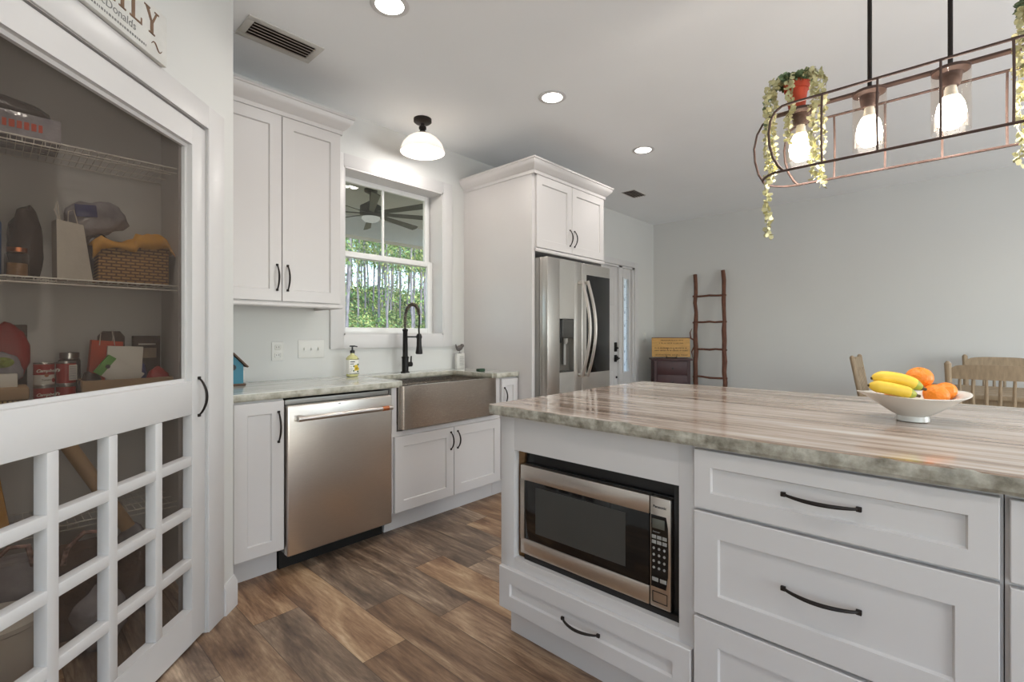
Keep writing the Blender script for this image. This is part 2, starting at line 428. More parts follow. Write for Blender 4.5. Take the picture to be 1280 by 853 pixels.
# ------------------------------------------------------------------ room shell
H = 2.70; X0, X1, Y0, YN = -1.6, 6.19, -3.5, 3.05
struct(MB().box(X0-.2, X1+.2, Y0-.2, YN+.2, -.12, 0).build('floor', 'floor'), 'rustic brown and grey wood plank floor', 'floor')
struct(MB().box(X0-.2, X1+.2, Y0-.2, YN+.18, H, H+.2).build('ceiling', 'ceiling_paint'), 'flat white painted ceiling', 'ceiling')
def wall_x(name, x0, x1, y0, y1, holes, label):
    """wall running along x with rectangular holes (x0,x1,z0,z1)"""
    m = MB(); xs = sorted({x0, x1} | {h[0] for h in holes} | {h[1] for h in holes})
    for a, b in zip(xs, xs[1:]):
        hs = [h for h in holes if h[0] <= a+1e-6 and h[1] >= b-1e-6]
        if not hs: m.box(a, b, y0, y1, 0, H)
        else:
            h = hs[0]
            if h[2] > 0: m.box(a, b, y0, y1, 0, h[2])
            m.box(a, b, y0, y1, h[3], H)
    return struct(m.build(name, 'wall_paint', smooth=False), label, 'wall')
WH = (1.622, 2.483, 1.19, 2.335)
SLH = (5.33, 5.64, 0.0, 2.05)
wall_x('wall_north', X0, X1+.2, YN, YN+.18, [WH, (4.34, 5.64, 0, 2.05)], 'off-white wall with the sink window and front door')
wall_x('wall_south', X0, X1+.2, Y0-.18, Y0, [(-.95, .75, .1, 2.2), (2.65, 4.55, .2, 2.2)], 'rear wall with two windows')
struct(MB().box(X1, X1+.2, Y0, YN, 0, H).build('wall_east', 'wall_paint', smooth=False), 'plain grey wall behind the ladder and dining chairs', 'wall')
m = MB()
m.box(X0-.18, X0, Y0, -2.05, 0, H); m.box(X0-.18, X0, -.55, YN, 0, H); m.box(X0-.18, X0, -2.05, -.55, 0, .8); m.box(X0-.18, X0, -2.05, -.55, 2.2, H)
struct(m.build('wall_west', 'wall_paint', smooth=False), 'side wall with a window', 'wall')
# pantry: side wall, short front wall and diagonal wall with the door hole (local frame of the diagonal)
R2 = math.sqrt(.5)
def dpt(s, c=1.61): return ((s*math.sqrt(2)-c)/2, (s*math.sqrt(2)+c)/2)
px, py = dpt(2.17)
m = MB()
bw = bmesh.new(); poly = [(px, py), (px, YN), (.61, YN), (.61, py-.02)]
A = [bw.verts.new((x, y, 0)) for x, y in poly]; B = [bw.verts.new((x, y, H)) for x, y in poly]
bw.faces.new(A); bw.faces.new(B)
for i in range(4): bw.faces.new((A[i], A[(i+1) % 4], B[(i+1) % 4], B[i]))
m.merge(bw)
struct(m.build('wall_pantry_side', 'wall_paint', smooth=False), 'short pantry wall beside the upper cabinets', 'wall')
DX = dpt(0)  # origin of the diagonal frame, local x = s
ds, de = 1.028, 1.976
m = MB(); m.box(.83, ds, 0, .11, 0, H); m.box(de, 2.17, 0, .11, 0, H); m.box(ds, de, 0, .11, 2.015, H)
struct(m.build('wall_pantry_front', 'wall_paint', smooth=False, loc=(DX[0], DX[1], 0), rotz=PI/4), 'angled white wall around the pantry door', 'wall')
lx, ly = dpt(.83)
struct(MB().box(X0, lx+.03, ly, ly+.11, 0, H).build('wall_pantry_left', 'wall_paint', smooth=False), 'pantry wall to the left of the door', 'wall')
# door casing
m = MB(); cz = 2.015
m.box(.925, ds+.004, -.009, 0, 0, cz+.09, .002); m.box(de-.002, de+.108, -.009, 0, 0, cz+.09, .002)
m.box(ds+.004, de-.002, -.009, 0, cz-.002, cz+.09, .002)
m.box(ds, ds+.003, 0, .11, 0, cz); m.box(de-.003, de, 0, .11, 0, cz); m.box(ds, de, 0, .11, cz-.003, cz)
struct(m.build('trim_1', 'trim_white', loc=(DX[0], DX[1], 0), rotz=PI/4), 'flat white casing around the pantry door', 'trim')
BP = [(0, 0), (.016, 0), (.016, .105), (.006, .13), (0, .13)]
m = MB(); a = dpt(de+.108); b = dpt(2.17)
m.sweep(BP, [a, b, (b[0], 2.45)])
struct(m.build('baseboard_pantry', 'trim_white'), 'white baseboard wrapping the pantry corner', 'baseboard')
for nm, pts in (('baseboard_north', [(3.75, YN), (4.23, YN)]), ('baseboard_east', [(X1, YN), (X1, Y0)])):
    struct(MB().sweep(BP, pts).build(nm, 'trim_white'), 'white baseboard', 'baseboard')

# pantry door
D = thing('door_1', 'white pantry door with dark screen above a square lattice', 'door', (DX[0], DX[1], 0), PI/4, kind='structure')
dl, dr, dz0, dz1 = 1.034, 1.970, .012, 2.005
cols = [(1.122+.2*k, 1.287+.2*k) for k in range(4)]; rows = [(.142+.195*k, .302+.195*k) for k in range(4)]
m = MB(); ya, yb = .004, .040
m.box(dl, cols[0][0], ya, yb, dz0, dz1, .002); m.box(cols[3][1], dr, ya, yb, dz0, dz1, .002)
m.box(cols[0][0], cols[3][1], ya, yb, dz0, rows[0][0]); m.box(cols[0][0], cols[3][1], ya, yb, rows[3][1], 1.013, .002); m.box(cols[0][0], cols[3][1], ya, yb, 1.918, dz1)
m.build('frame', 'trim_white', D)
m = MB()
for k in range(3):
    m.box(cols[k][1], cols[k+1][0], ya, yb, rows[0][0], rows[3][1], .0035)
    m.box(cols[0][0], cols[3][1], ya+.0008, yb-.0008, rows[k][1], rows[k+1][0], .0035)
m.build('lattice', 'trim_white', D)
m = MB()  # moulding lip around the upper light
m.box(cols[0][0], cols[3][1]-.001, .026, .036, 1.013, 1.025); m.box(cols[0][0], cols[3][1], .022, .036, 1.905, 1.918)
m.box(cols[3][1]-.014, cols[3][1], .024, .036, 1.013, 1.918)
m.build('moulding', 'trim_white', D)
m = MB(); m.box(cols[0][0]-.02, cols[3][1]+.01, .041, .0425, .12, 1.95)
m.build('screen', 'screen', D)
pull(D, 1.925, .95, .145, True, y=.004, out=.03)

# ------------------------------------------------------------------ wall north: window
WN = thing('window_1', 'white double hung kitchen window above the sink looking at woods', 'window', (0, YN, 0), 0, kind='structure')
wx0, wx1, wz0, wz1 = WH
m = MB(); t_ = .012
m.box(wx0, wx0+t_, -.015, .17, wz0, wz1); m.box(wx1-t_, wx1, -.015, .17, wz0, wz1); m.box(wx0, wx1, -.015, .17, wz0, wz0+t_); m.box(wx0, wx1, -.015, .17, wz1-t_, wz1)
m.build('jamb', 'trim_white', WN)
def sash(name, x0, x1, z0, z1, y, w, mun):
    m = MB(); m.box(x0, x0+w, y, y+.03, z0, z1, .003); m.box(x1-w, x1, y, y+.03, z0, z1, .003)
    m.box(x0+w, x1-w, y, y+.03, z0, z0+w*.85, .003); m.box(x0+w, x1-w, y, y+.03, z1-w*.8, z1, .003)
    if mun: c = (x0+x1)/2-.02; m.box(c-.009, c+.009, y+.01, y+.022, z0+.03, z1-.03)
    s = m.build(name, 'vinyl_white', WN)
    MB().box(x0+w-.005, x1-w+.005, y+.014, y+.018, z0+.03, z1-.03).build('glass', 'pane', s)
sash('upper_sash', wx0+.02, wx1-.02, 1.745, wz1-.012, .142, .045, True)
sash('lower_sash', wx0+.014, wx1-.014, wz0+.012, 1.785, .108, .05, False)
m = MB()
m.box(wx0-.094, wx0+.0, -.018, 0, wz0-.093, wz1+.085, .002); m.box(wx1, wx1+.09, -.018, 0, wz0-.093, wz1+.085, .002)
m.box(wx0, wx1, -.018, 0, wz1, wz1+.085, .002); m.box(wx0, wx1, -.018, 0, wz0-.093, wz0, .002)
struct(m.build('trim_2', 'trim_white', loc=(0, YN, 0)), 'flat white casing around the kitchen window', 'trim')
# rear windows (behind the camera)
for i, (loc, rz, w) in enumerate((((-.1, Y0, 0), PI, 1.7), ((3.6, Y0, 0), PI, 1.9), ((X0, -1.3, 0), PI/2, 1.5))):
    wd = thing('window_%d' % (i+2), 'white framed window in the rear wall', 'window', loc, rz, kind='structure')
    z0, z1 = ((.1, 2.2), (.2, 2.2), (.8, 2.2))[i]; m = MB()
    for a, b, c, d in ((-w/2, -w/2+.05, z0, z1), (w/2-.05, w/2, z0, z1), (-w/2, w/2, z0, z0+.05), (-w/2, w/2, z1-.05, z1), (-.03, .03, z0, z1), (-w/2, w/2, (z0+z1)/2-.02, (z0+z1)/2+.02)):
        m.box(a, b, .03, .07, c, d)
    m.build('window_frame', 'vinyl_white', wd); MB().box(-w/2, w/2, .048, .052, z0, z1).build('glass', 'pane', wd)

# front door and sidelight
D2 = thing('door_2', 'white panelled front door with dark lock beside the refrigerator', 'door', (0, YN, 0), 0, kind='structure')
m = MB(); m.box(4.38, 5.27, .03, .075, .01, 2.03, .002)
for x0, x1 in ((4.48, 4.79), (4.87, 5.18)):
    for z0, z1 in ((.2, .75), (.9, 1.45), (1.55, 1.9)):
        m.box(x0, x1, .022, .031, z0, z1, .008)
m.build('door_panel', 'trim_white', D2)
m = MB()
m.box(4.34, 4.38, 0, .12, 0, 2.05); m.box(5.27, 5.335, 0, .12, 0, 2.05); m.box(5.60, 5.64, 0, .12, 0, 2.05); m.box(4.34, 5.64, 0, .12, 2.03, 2.055)
m.build('door_frame', 'trim_white', D2)
k = MB(); k.box(5.195, 5.245, .012, .03, .985, 1.10, .006); k.lathe([(.018, 0), (.018, .012), (.008, .018), (.008, .03), (0, .03)], (5.22, .012, 1.03), 14, mx=Matrix.Rotation(PI/2, 4, 'X'))
k.build('deadbolt', 'black_metal', D2)
k = MB(); k.box(5.195, 5.245, .012, .03, .86, .945, .006); k.tube([(5.22, .01, .905), (5.22, -.03, .905), (5.18, -.035, .903), (5.14, -.033, .90)], .009, 8)
k.lathe([(.024, 0), (.026, .014), (.012, .03), (0, .03)], (5.22, .012, .905), 14, mx=Matrix.Rotation(PI/2, 4, 'X'))
k.build('door_handle', 'black_metal', D2)
MB().lathe([(.014, 0), (.014, .01), (0, .012)], (5.235, .022, .67), 12, mx=Matrix.Rotation(PI/2, 4, 'X')).build('viewer', 'black_metal', D2)
W5 = thing('window_5', 'tall narrow sidelight of leaded glass beside the front door', 'window', (0, YN, 0), 0, kind='structure')
m = MB(); m.box(5.335, 5.415, .03, .075, .01, 2.03, .002); m.box(5.555, 5.60, .03, .075, .01, 2.03, .002); m.box(5.415, 5.555, .03, .075, 1.91, 2.03); m.box(5.415, 5.555, .03, .075, .01, .72)
m.box(5.40, 5.42, .02, .03, .71, 1.92, .003); m.box(5.55, 5.57, .02, .03, .71, 1.92, .003); m.box(5.42, 5.55, .02, .03, 1.90, 1.92, .003); m.box(5.42, 5.55, .02, .03, .71, .73, .003)
m.build('window_frame', 'trim_white', W5)
MB().box(5.41, 5.56, .05, .055, .71, 1.92).build('glass', 'leaded', W5)
m = MB(); cx = 5.485
for k in range(7):
    z = .80+k*.165
    m.tube([(cx, .047, z), (cx+.04, .047, z+.08), (cx, .047, z+.16), (cx-.04, .047, z+.08)], .0022, 5, closed=True)
    m.tube([(cx-.04, .047, z+.08), (5.42, .047, z+.08)], .0022, 5); m.tube([(cx+.04, .047, z+.08), (5.55, .047, z+.08)], .0022, 5)
for xx in (5.432, 5.538): m.tube([(xx, .047, .73), (xx, .047, 1.90)], .0022, 5)
m.build('leading', 'dark_grey', W5)
m = MB(); m.box(4.25, 4.34, -.018, 0, 0, 2.12, .002); m.box(5.64, 5.725, -.018, 0, 0, 2.12, .002); m.box(4.34, 5.64, -.018, 0, 2.05, 2.12, .002)
struct(m.build('trim_3', 'trim_white', loc=(0, YN, 0)), 'white casing around the front door', 'trim')

# ------------------------------------------------------------------ ceiling fixtures
def downlight(x, y, label, e=2.6):
    t = thing('recessed_light', label, 'ceiling light', (x, y, H), group='recessed ceiling lights')
    MB().lathe([(.062, -.002), (.086, -.001), (.088, -.004), (.078, -.008), (.064, -.006)], seg=32, capb=False, capt=False).build('trim_ring', 'trim_white', t)
    MB().lathe([(0, -.0045), (.064, -.0045), (.064, -.001), (0, -.001)], seg=28).build('lens', 'lamp_disc', t)
    light('downlight_lamp', 'AREA', (x, y, H-.012), (0, 0, 0), e, (1, .95, .9), shape='DISK', size=.12, spread=math.radians(150))
downlight(1.24, 1.90, 'recessed ceiling light nearest the pantry, cut by the top of the photo')
downlight(2.42, 1.88, 'round recessed ceiling light in the middle, between the other two')
downlight(3.61, 1.87, 'smallest recessed ceiling light, above and beyond the refrigerator')
for x, y in ((.30, .45), (.30, -1.4), (4.9, -1.6)):
    downlight(x, y, 'recessed ceiling light outside the picture', 3.5)
t = thing('pantry_fill', 'added fill light on the pantry ceiling, out of view', 'ceiling light', (.16, 2.20, H))  # unseen fixture and lamp, added to brighten the pantry goods
MB().lathe([(.062, -.002), (.086, -.001), (.088, -.004), (.078, -.008), (.064, -.006)], seg=32, capb=False, capt=False).build('trim_ring', 'trim_white', t)
MB().lathe([(0, -.0045), (.064, -.0045), (.064, -.001), (0, -.001)], seg=28).build('lens', 'lamp_disc', t)
light('pantry_fill_lamp', 'AREA', (.16, 2.20, H-.012), (math.radians(8), 0, 0), 1.0, (1, .94, .9), shape='DISK', size=.12, spread=math.radians(95))
F = thing('semi_flush_lamp', 'ceiling lamp with white dome shade and bronze mount above the sink', 'ceiling lamp', (2.055, 2.74, H))
MB().lathe([(.062, 0), (.062, -.02), (.05, -.03), (.02, -.034)], seg=28).build('canopy', 'bronze', F)
MB().lathe([(.014, -.03), (.014, -.05), (.026, -.056), (.026, -.07), (.018, -.075), (.02, -.088), (.042, -.102), (.044, -.115)], seg=20).build('stem', 'bronze', F)
sp = [(.036, -.106), (.07, -.117), (.105, -.14), (.135, -.175), (.150, -.215), (.155, -.232)]
MB().lathe(sp + [(r-.004, z-.001) for r, z in reversed(sp)], seg=40, capb=False, capt=False).build('lamp_shade', 'opal', F)
MB().lathe([(.012, -.115), (.014, -.135), (.04, -.165), (.046, -.19), (.038, -.215), (0, -.226)], seg=20).build('bulb', 'bulb_glow', F)
light('semi_flush_glow', 'POINT', (2.055, 2.74, H-.245), (0, 0, 0), 4, (1, .95, .91), shadow_soft_size=.05)
def vent(name, x0, x1, y0, y1, label, nslat, fr):
    t = thing(name, label, 'ceiling vent', ((x0+x1)/2, (y0+y1)/2, H)); w, d = (x1-x0)/2, (y1-y0)/2; m = MB()
    for a, b, c, e in ((-w-fr, w+fr, -d-fr, -d), (-w-fr, w+fr, d, d+fr), (-w-fr, -w, -d, d), (w, w+fr, -d, d)): m.box(a, b, c, e, -.006, 0, .002)
    m.build('frame', 'vent_white', t); MB().box(-w, w, -d, d, -.001, 0).build('backing', 'vent_dark', t)
    for k in range(nslat):
        y = -d + (k+.5)*2*d/nslat
        MB().box(-w, w, -.011, .011, -.0012, .0012, mx=Matrix.Translation((0, y, -.008)) @ Matrix.Rotation(.6, 4, 'X')).build('slat', 'vent_slat', t)
vent('ceiling_vent', .865, 1.165, 2.475, 2.605, 'long ceiling vent near the pantry with pale slats', 5, .035)
vent('ceiling_vent', 4.54, 4.79, 2.455, 2.595, 'small dark ceiling vent far off beyond the refrigerator', 5, .006)

# ------------------------------------------------------------------ crown profile
CR = [(0, 0), (.008, 0), (.010, .022), (.022, .030), (.040, .052), (.052, .066), (.056, .085), (.062, .088), (.062, .10), (0, .10)]
def at(prof, z): return [(o, zz+z) for o, zz in prof]
# upper cabinets
U = thing('upper_cabinet', 'white two-door wall cabinet left of the window', 'cabinet', (.735, 2.72, 0))
MB().box(.002, .690, .001, .328, 1.365, 2.395).build('body', 'cabinet_white', U)
d = shaker(.010, .3465, 1.375, 2.385, parent=U); pull(d, .322, 1.502, .135)
d = shaker(.3505, .688, 1.375, 2.385, parent=U); pull(d, .378, 1.502, .135)
MB().sweep(at(CR, 2.385), [(.690+.0, .328), (.690, -.018), (.002, -.018)][::-1]).build('crown_moulding', 'cabinet_white', U)
MB().sweep([(0, 1.345), (.006, 1.345), (.012, 1.352), (.012, 1.362), (.006, 1.368), (0, 1.368)], [(.002, -.012), (.690, -.012), (.690, .328)]).build('light_rail', 'cabinet_white', U)

# base run (local frames at y 2.45)
YF = 2.45
def base(name, label, x0, x1):
    t = thing(name, label, 'cabinet', (x0, YF, 0)); w = x1-x0
    MB().box(0, w, .08, .58, 0, .13).build('toe_kick', 'cabinet_white', t)
    return t, w
t, w = base('base_cabinet', 'narrow white base cabinet between pantry and dishwasher', .757, .988)
MB().box(0, w, .001, .58, .13, .875).build('body', 'cabinet_white', t)
d = shaker(.003, w-.003, .135, .868, parent=t, rail=.058); pull(d, w-.03, .742, .145)
t, w = base('sink_cabinet', 'white two-door cabinet under the apron sink', 1.612, 2.528)
MB().box(0, w, .001, .58, .13, .612).box(0, .035, .001, .58, .612, .875).box(w-.04, w, .001, .58, .612, .875).build('body', 'cabinet_white', t)
mid = .466
d = shaker(.010, mid-.002, .135, .585, parent=t); pull(d, mid-.028, .498, .11)
d = shaker(mid+.002, w-.010, .135, .585, parent=t); pull(d, mid+.03, .498, .11)
t, w = base('base_cabinet', 'slim white base cabinet between the sink and refrigerator panel', 2.530, 2.712)
MB().box(0, w, .001, .58, .13, .875).build('body', 'cabinet_white', t)
d = shaker(.004, w-.004, .135, .868, parent=t, rail=.05); pull(d, .03, .742, .12)

# dishwasher
t = thing('dishwasher', 'stainless steel dishwasher with bar handle', 'dishwasher', (.991, YF, 0))
m = MB(); m.box(.006, .604, .012, .56, .10, .862); m.build('tub', 'panel_grey', t)
MB().box(.006, .604, .075, .10, .0, .10).build('toe_kick', 'toe_black', t)
MB().box(.008, .600, .004, .012, .842, .866, .002).build('control_strip', 'fridge_side', t)
MB().box(.004, .602, -.035, .010, .094, .840, .008, seg=3).build('door', 'steel', t)
h = MB(); h.tube([(.035, -.085, .776), (.57, -.085, .776)], .0125, 14); h.build('handle', 'steel_bright', t)
for x in (.055, .55): MB().box(x-.02, x+.014, -.085, -.034, .762, .790, .004).build('handle_bracket', 'steel_bright', t)
MB().tube([(.505, -.085, .776), (.545, -.085, .776)], .0136, 14).build('handle_ring', 'copper', t)
MB().box(.27, .282, -.0358, -.034, .824, .828).build('badge', 'ink_black', t)

# apron sink
t = thing('apron_sink', 'stainless steel farmhouse sink with deep front apron', 'sink', (1.652, 0, 0)); sw = .818
m = MB()
b = bmesh.new(); n = 14; rings = []
for i in range(n+1):
    a = i/n; x = a*sw; e = min(a, 1-a)*sw; yy = 2.408 + (.022*(1-min(1, e/.035))**2)
    rings.append([b.verts.new((x, yy, .625)), b.verts.new((x, yy, .884)), b.verts.new((x, 2.448, .884)), b.verts.new((x, 2.448, .625))])
xs = [0, .004, .010, .018, .03, .12, .25, .409, .57, .70, .788, .80, .808, .814, .818]
for R, x in zip(rings, xs):
    e = min(x, sw-x); yy = 2.408 + .024*(1-min(1, e/.03))**2
    for k, v in enumerate(R): v.co.x = x; 
    R[0].co.y = yy; R[1].co.y = yy
for A, B in zip(rings, rings[1:]):
    for k in range(4): b.faces.new((A[k], A[(k+1) % 4], B[(k+1) % 4], B[k]))
b.faces.new(rings[0]); b.faces.new(rings[-1]); m.merge(b); m.build('apron', 'steel_sink', t, ang=25)
m = MB(); x0, x1, y0, y1, z0, z1 = .02, sw-.02, 2.45, 2.88, .66, .878
for q in ((x0, x1, y0, y0+.012, z0, z1), (x0, x1, y1-.012, y1, z0, z1), (x0, x0+.012, y0, y1, z0, z1), (x1-.012, x1, y0, y1, z0, z1), (x0, x1, y0, y1, z0-.012, z0+.004)): m.box(*q)
m.box(x0, x1, 2.83, y1-.012, .83, .842)
m.build('basin', 'steel_sink', t)
MB().lathe([(.055, 0), (.05, .003), (.035, .001), (0, .001)], (.41, 2.72, .664), 24).build('drain', 'steel_bright', t)

# countertops
def slab(name, outline, z0, z1, mat, label, rough, seed, step=.02, smooth_edges=None):
    """outline ccw; every edge subdivided; side profile roughened"""
    pts = []; n = len(outline)
    for i in range(n):
        a, b2 = Vector(outline[i]), Vector(outline[(i+1) % n]); L = (b2-a).length; k = max(1, int(L/step)); d = (b2-a)/L; nr = Vector((d.y, -d.x))
        for j in range(k): pts.append((a+d*(L*j/k), nr, j == 0))
    prof = [(-.004, z1), (-.001, z1-.003), (0, z1-.012), (.001, (z0+z1)/2), (0, z0+.008), (-.004, z0)]
    b = bmesh.new(); rings = []
    for o, z in prof:
        r = []
        for p, nr, corner in pts:
            q = noise.noise(Vector((p.x*38, p.y*38, z*60+seed)))*rough + noise.noise(Vector((p.x*12, p.y*12, z*20+seed)))*rough*.8
            if z == z1: q *= .4
            if corner: q = 0
            r.append(b.verts.new((p.x+nr.x*(o+q), p.y+nr.y*(o+q), z)))
        rings.append(r)
    N = len(pts)
    for A, B in zip(rings, rings[1:]):
        for k in range(N): b.faces.new((A[k], A[(k+1) % N], B[(k+1) % N], B[k]))
    b.faces.new(rings[0]); b.faces.new(rings[-1])
    m = MB(); m.merge(b); o = m.build(name, mat, ang=14)
    return tag(o, label, 'countertop')
slab('kitchen_countertop', [(.742, 2.425), (1.650, 2.425), (1.650, 2.455), (1.690, 2.455), (1.690, 2.885), (2.455, 2.885), (2.455, 2.455), (2.474, 2.455), (2.474, 2.425), (2.712, 2.425), (2.712, 3.048), (.742, 3.048)],
     .879, .915, 'granite_pale', 'pale grey granite countertop along the window wall around the sink', .0012, 3)

# faucet
t = thing('kitchen_faucet', 'tall dark bronze spring faucet behind the sink', 'faucet', (2.06, 2.955, .915))
MB().lathe([(.032, 0), (.032, .006), (.024, .012), (.024, .105), (.027, .108), (.027, .115), (.019, .12), (.017, .30), (.020, .305), (.020, .318), (.012, .32)], seg=20).build('body', 'black_metal', t)
arc = []
for i in range(25):
    a = PI*i/24*1.02; arc.append((0, -.085+.085*math.cos(a), .41+.085*math.sin(a)))
path = [(0, 0, .31), (0, 0, .36)] + arc
MB().tube(path, .0065, 8).build('hose', 'black_metal', t)
m = MB(); turns = 34; N = turns*8; pp = [Vector(p) for p in path]; cum = [0]
for a, b in zip(pp, pp[1:]): cum.append(cum[-1]+(b-a).length)
sp_ = []
for i in range(N+1):
    dist = cum[-1]*.97*i/N; k = max(j for j in range(len(cum)) if cum[j] <= dist+1e-9); k = min(k, len(pp)-2)
    u = (dist-cum[k])/(cum[k+1]-cum[k]); p = pp[k].lerp(pp[k+1], u); tg = (pp[k+1]-pp[k]).normalized(); nx = Vector((1, 0, 0)); by = tg.cross(nx)
    a = 2*PI*i/8; sp_.append(p+(nx*math.cos(a)+by*math.sin(a))*.0125)
m.tube(sp_, .0024, 5); m.build('spring', 'spring_metal', t)
MB().tube([(0, -.17, .41), (0, -.171, .37), (0, -.165, .32), (0, -.167, .275)], .006, 8).build('hose_end', 'black_metal', t)
MB().lathe([(.010, .285), (.016, .28), (.018, .20), (.023, .165), (.025, .145), (.02, .14)], (0, -.167, 0), 18).build('spray_head', 'black_metal', t)
m = MB(); m.tube([(0, -.018, .262), (0, -.15, .262)], .005, 8)
m.lathe([(.021, .252), (.021, .272)], (0, -.167, 0), 16, capb=False, capt=False); m.build('holder_arm', 'black_metal', t)
m = MB(); m.tube([(.02, 0, .06), (.055, 0, .06)], .018, 14); m.tube([(.05, 0, .07), (.046, -.01, .12)], [.006, .005], 8); m.build('lever', 'black_metal', t)

# soap bottle
t = thing('soap_dispenser', 'pump soap bottle with lemon print label left of the sink', 'soap bottle', (1.627, 2.93, .915))
m = MB(); m.box(-.036, .036, -.025, .025, 0, .13, .012, seg=4); m.lathe([(.034, .118), (.03, .135), (.014, .145), (.013, .158)], (0, 0, 0), 18); m.build('bottle', 'soap_liquid', t)
MB().box(-.0366, .0366, -.0257, .0257, .010, .120, .012, seg=4).build('label', 'soap_label', t)
m = MB()
for z in (.018, .022, .114, .118): m.box(-.035, .035, -.0268, -.026, z, z+.0018)
m.box(-.03, .004, -.0268, -.026, .096, .102); m.box(-.03, -.004, -.0268, -.026, .083, .088)
for k in range(5): m.box(-.03+.004*(k % 2), -.02+.004*(k % 3), -.0268, -.026, .034+k*.009, .036+k*.009)
m.build('print', 'ink_black', t)
m = MB(); r1 = Matrix.Rotation(PI/2, 4, 'X')
for x, z, r in ((.012, .066, .013), (.022, .052, .011), (.008, .048, .009)): m.lathe([(r, 0), (r, .0015)], (x, -.026, z), 14, mx=r1)
m.build('lemon_print', 'lemon', t)
m = MB()
for x, z in ((-.004, .07), (.025, .08), (-.005, .04), (.024, .034)): m.lathe([(.006, 0), (.006, .0012)], (x, -.026, z), 6, mx=r1)
m.build('leaf_print', 'leaf_ink', t)
m = MB(); m.lathe([(.015, .155), (.015, .172), (.006, .176), (.005, .195), (.013, .197), (.013, .204)], (0, 0, 0), 14); m.tube([(0, 0, .20), (.0, -.012, .203), (.025, -.02, .198)], .004, 6); m.box(-.018, .018, -.007, .007, .197, .206, .003)
m.build('pump', 'black_plastic', t)
# bird figurine
t = thing('bird_figurine', 'small dark bird on a white text block in the counter corner', 'figurine', (2.615, 2.99, .915), 0)
MB().box(-.038, .045, -.012, .015, 0, .125, .002).build('block', 'sign_white', t)
m = MB()
for k in range(6): m.box(-.01, .038-.004*(k % 2), -.0128, -.012, .03+k*.013, .033+k*.013)
m.build('lettering', 'ink_grey', t)
m = MB()
bb = bmesh.new(); bmesh.ops.create_uvsphere(bb, u_segments=18, v_segments=12, radius=1); m.merge(bb, 0, Matrix.Translation((0, 0, .168)) @ Matrix.Rotation(-.45, 4, 'Y') @ Matrix.Diagonal((.034, .018, .022, 1)))
bb = bmesh.new(); bmesh.ops.create_uvsphere(bb, u_segments=14, v_segments=10, radius=1); m.merge(bb, 0, Matrix.Translation((.026, 0, .187)) @ Matrix.Diagonal((.017, .014, .016, 1)))
m.tube([(-.022, 0, .160), (-.036, 0, .18), (-.042, 0, .20)], [.011, .007, .004], 8); m.tube([(.04, 0, .19), (.05, 0, .188)], [.004, .001], 6)
m.build('bird', 'bird_grey', t)
m = MB(); m.tube([(.0, 0, .125), (.002, 0, .15)], .002, 5); m.box(-.012, .016, -.006, .006, .125, .129); m.build('perch', 'bird_grey', t)
# bird house
t = thing('bird_house', 'teal toy bird house with brown roof at the left end of the counter', 'bird house', (.895, 2.90, .915), math.radians(-8))
MB().prism([(-.05, .012), (.05, .012), (.05, .11), (0, .165), (-.05, .11)], -.045, .045).build('body', 'teal_paint', t)
m = MB(); m.box(0, .105, -.06, .06, 0, .008, mx=Matrix.Translation((-.002, 0, .175)) @ Matrix.Rotation(.83, 4, 'Y')); m.box(-.105, 0, -.06, .06, 0, .008, mx=Matrix.Translation((.002, 0, .175)) @ Matrix.Rotation(-.83, 4, 'Y'))
m.build('roof', 'roof_brown', t)
MB().box(-.06, .06, -.06, .06, 0, .012, .002).build('base', 'roof_brown', t)
m = MB(); m.lathe([(.016, 0), (.016, .002)], (0, -.045, .10), 16, mx=r1); m.build('entrance', 'ink_black', t)
MB().box(.048, .058, -.03, .03, .03, .08, .002).build('shutter', 'label_white', t)
tag(MB().box(-.03, .03, -.02, .02, 0, .022, .006).build('kitchen_sponge', 'sponge_green', loc=(2.50, 2.62, .9155)), 'dark green sponge on the counter right of the sink', 'sponge')
# outlet and switch
t = thing('wall_outlet', 'white double wall outlet under the upper cabinet', 'outlet', (1.195, YN, 1.09))
MB().box(-.035, .035, -.006, 0, -.057, .057, .003).build('plate', 'plate_white', t)
for z in (-.024, .024):
    s_ = MB().box(-.017, .017, -.0085, -.005, z-.015, z+.015, .004).build('socket', 'plate_white', t)
    MB().box(-.008, -.005, -.009, -.008, z-.003, z+.006).box(.005, .008, -.009, -.008, z-.003, z+.006).build('slot', 'slot_dark', s_)
t = thing('light_switch', 'white triple light switch plate left of the window', 'light switch', (1.405, YN, 1.10))
MB().box(-.085, .085, -.006, 0, -.057, .057, .003).build('plate', 'plate_white', t)
for x in (-.046, 0, .046): MB().box(x-.005, x+.005, -.018, -.005, -.008, .010, .002).build('toggle', 'plate_white', t)
t = thing('light_switch', 'small white light switch plate beside the front door', 'light switch', (5.93, YN, 1.16))
MB().box(-.035, .035, -.006, 0, -.057, .057, .003).build('plate', 'plate_white', t); MB().box(-.012, .012, -.012, -.005, -.02, .02, .002).build('toggle', 'plate_white', t)

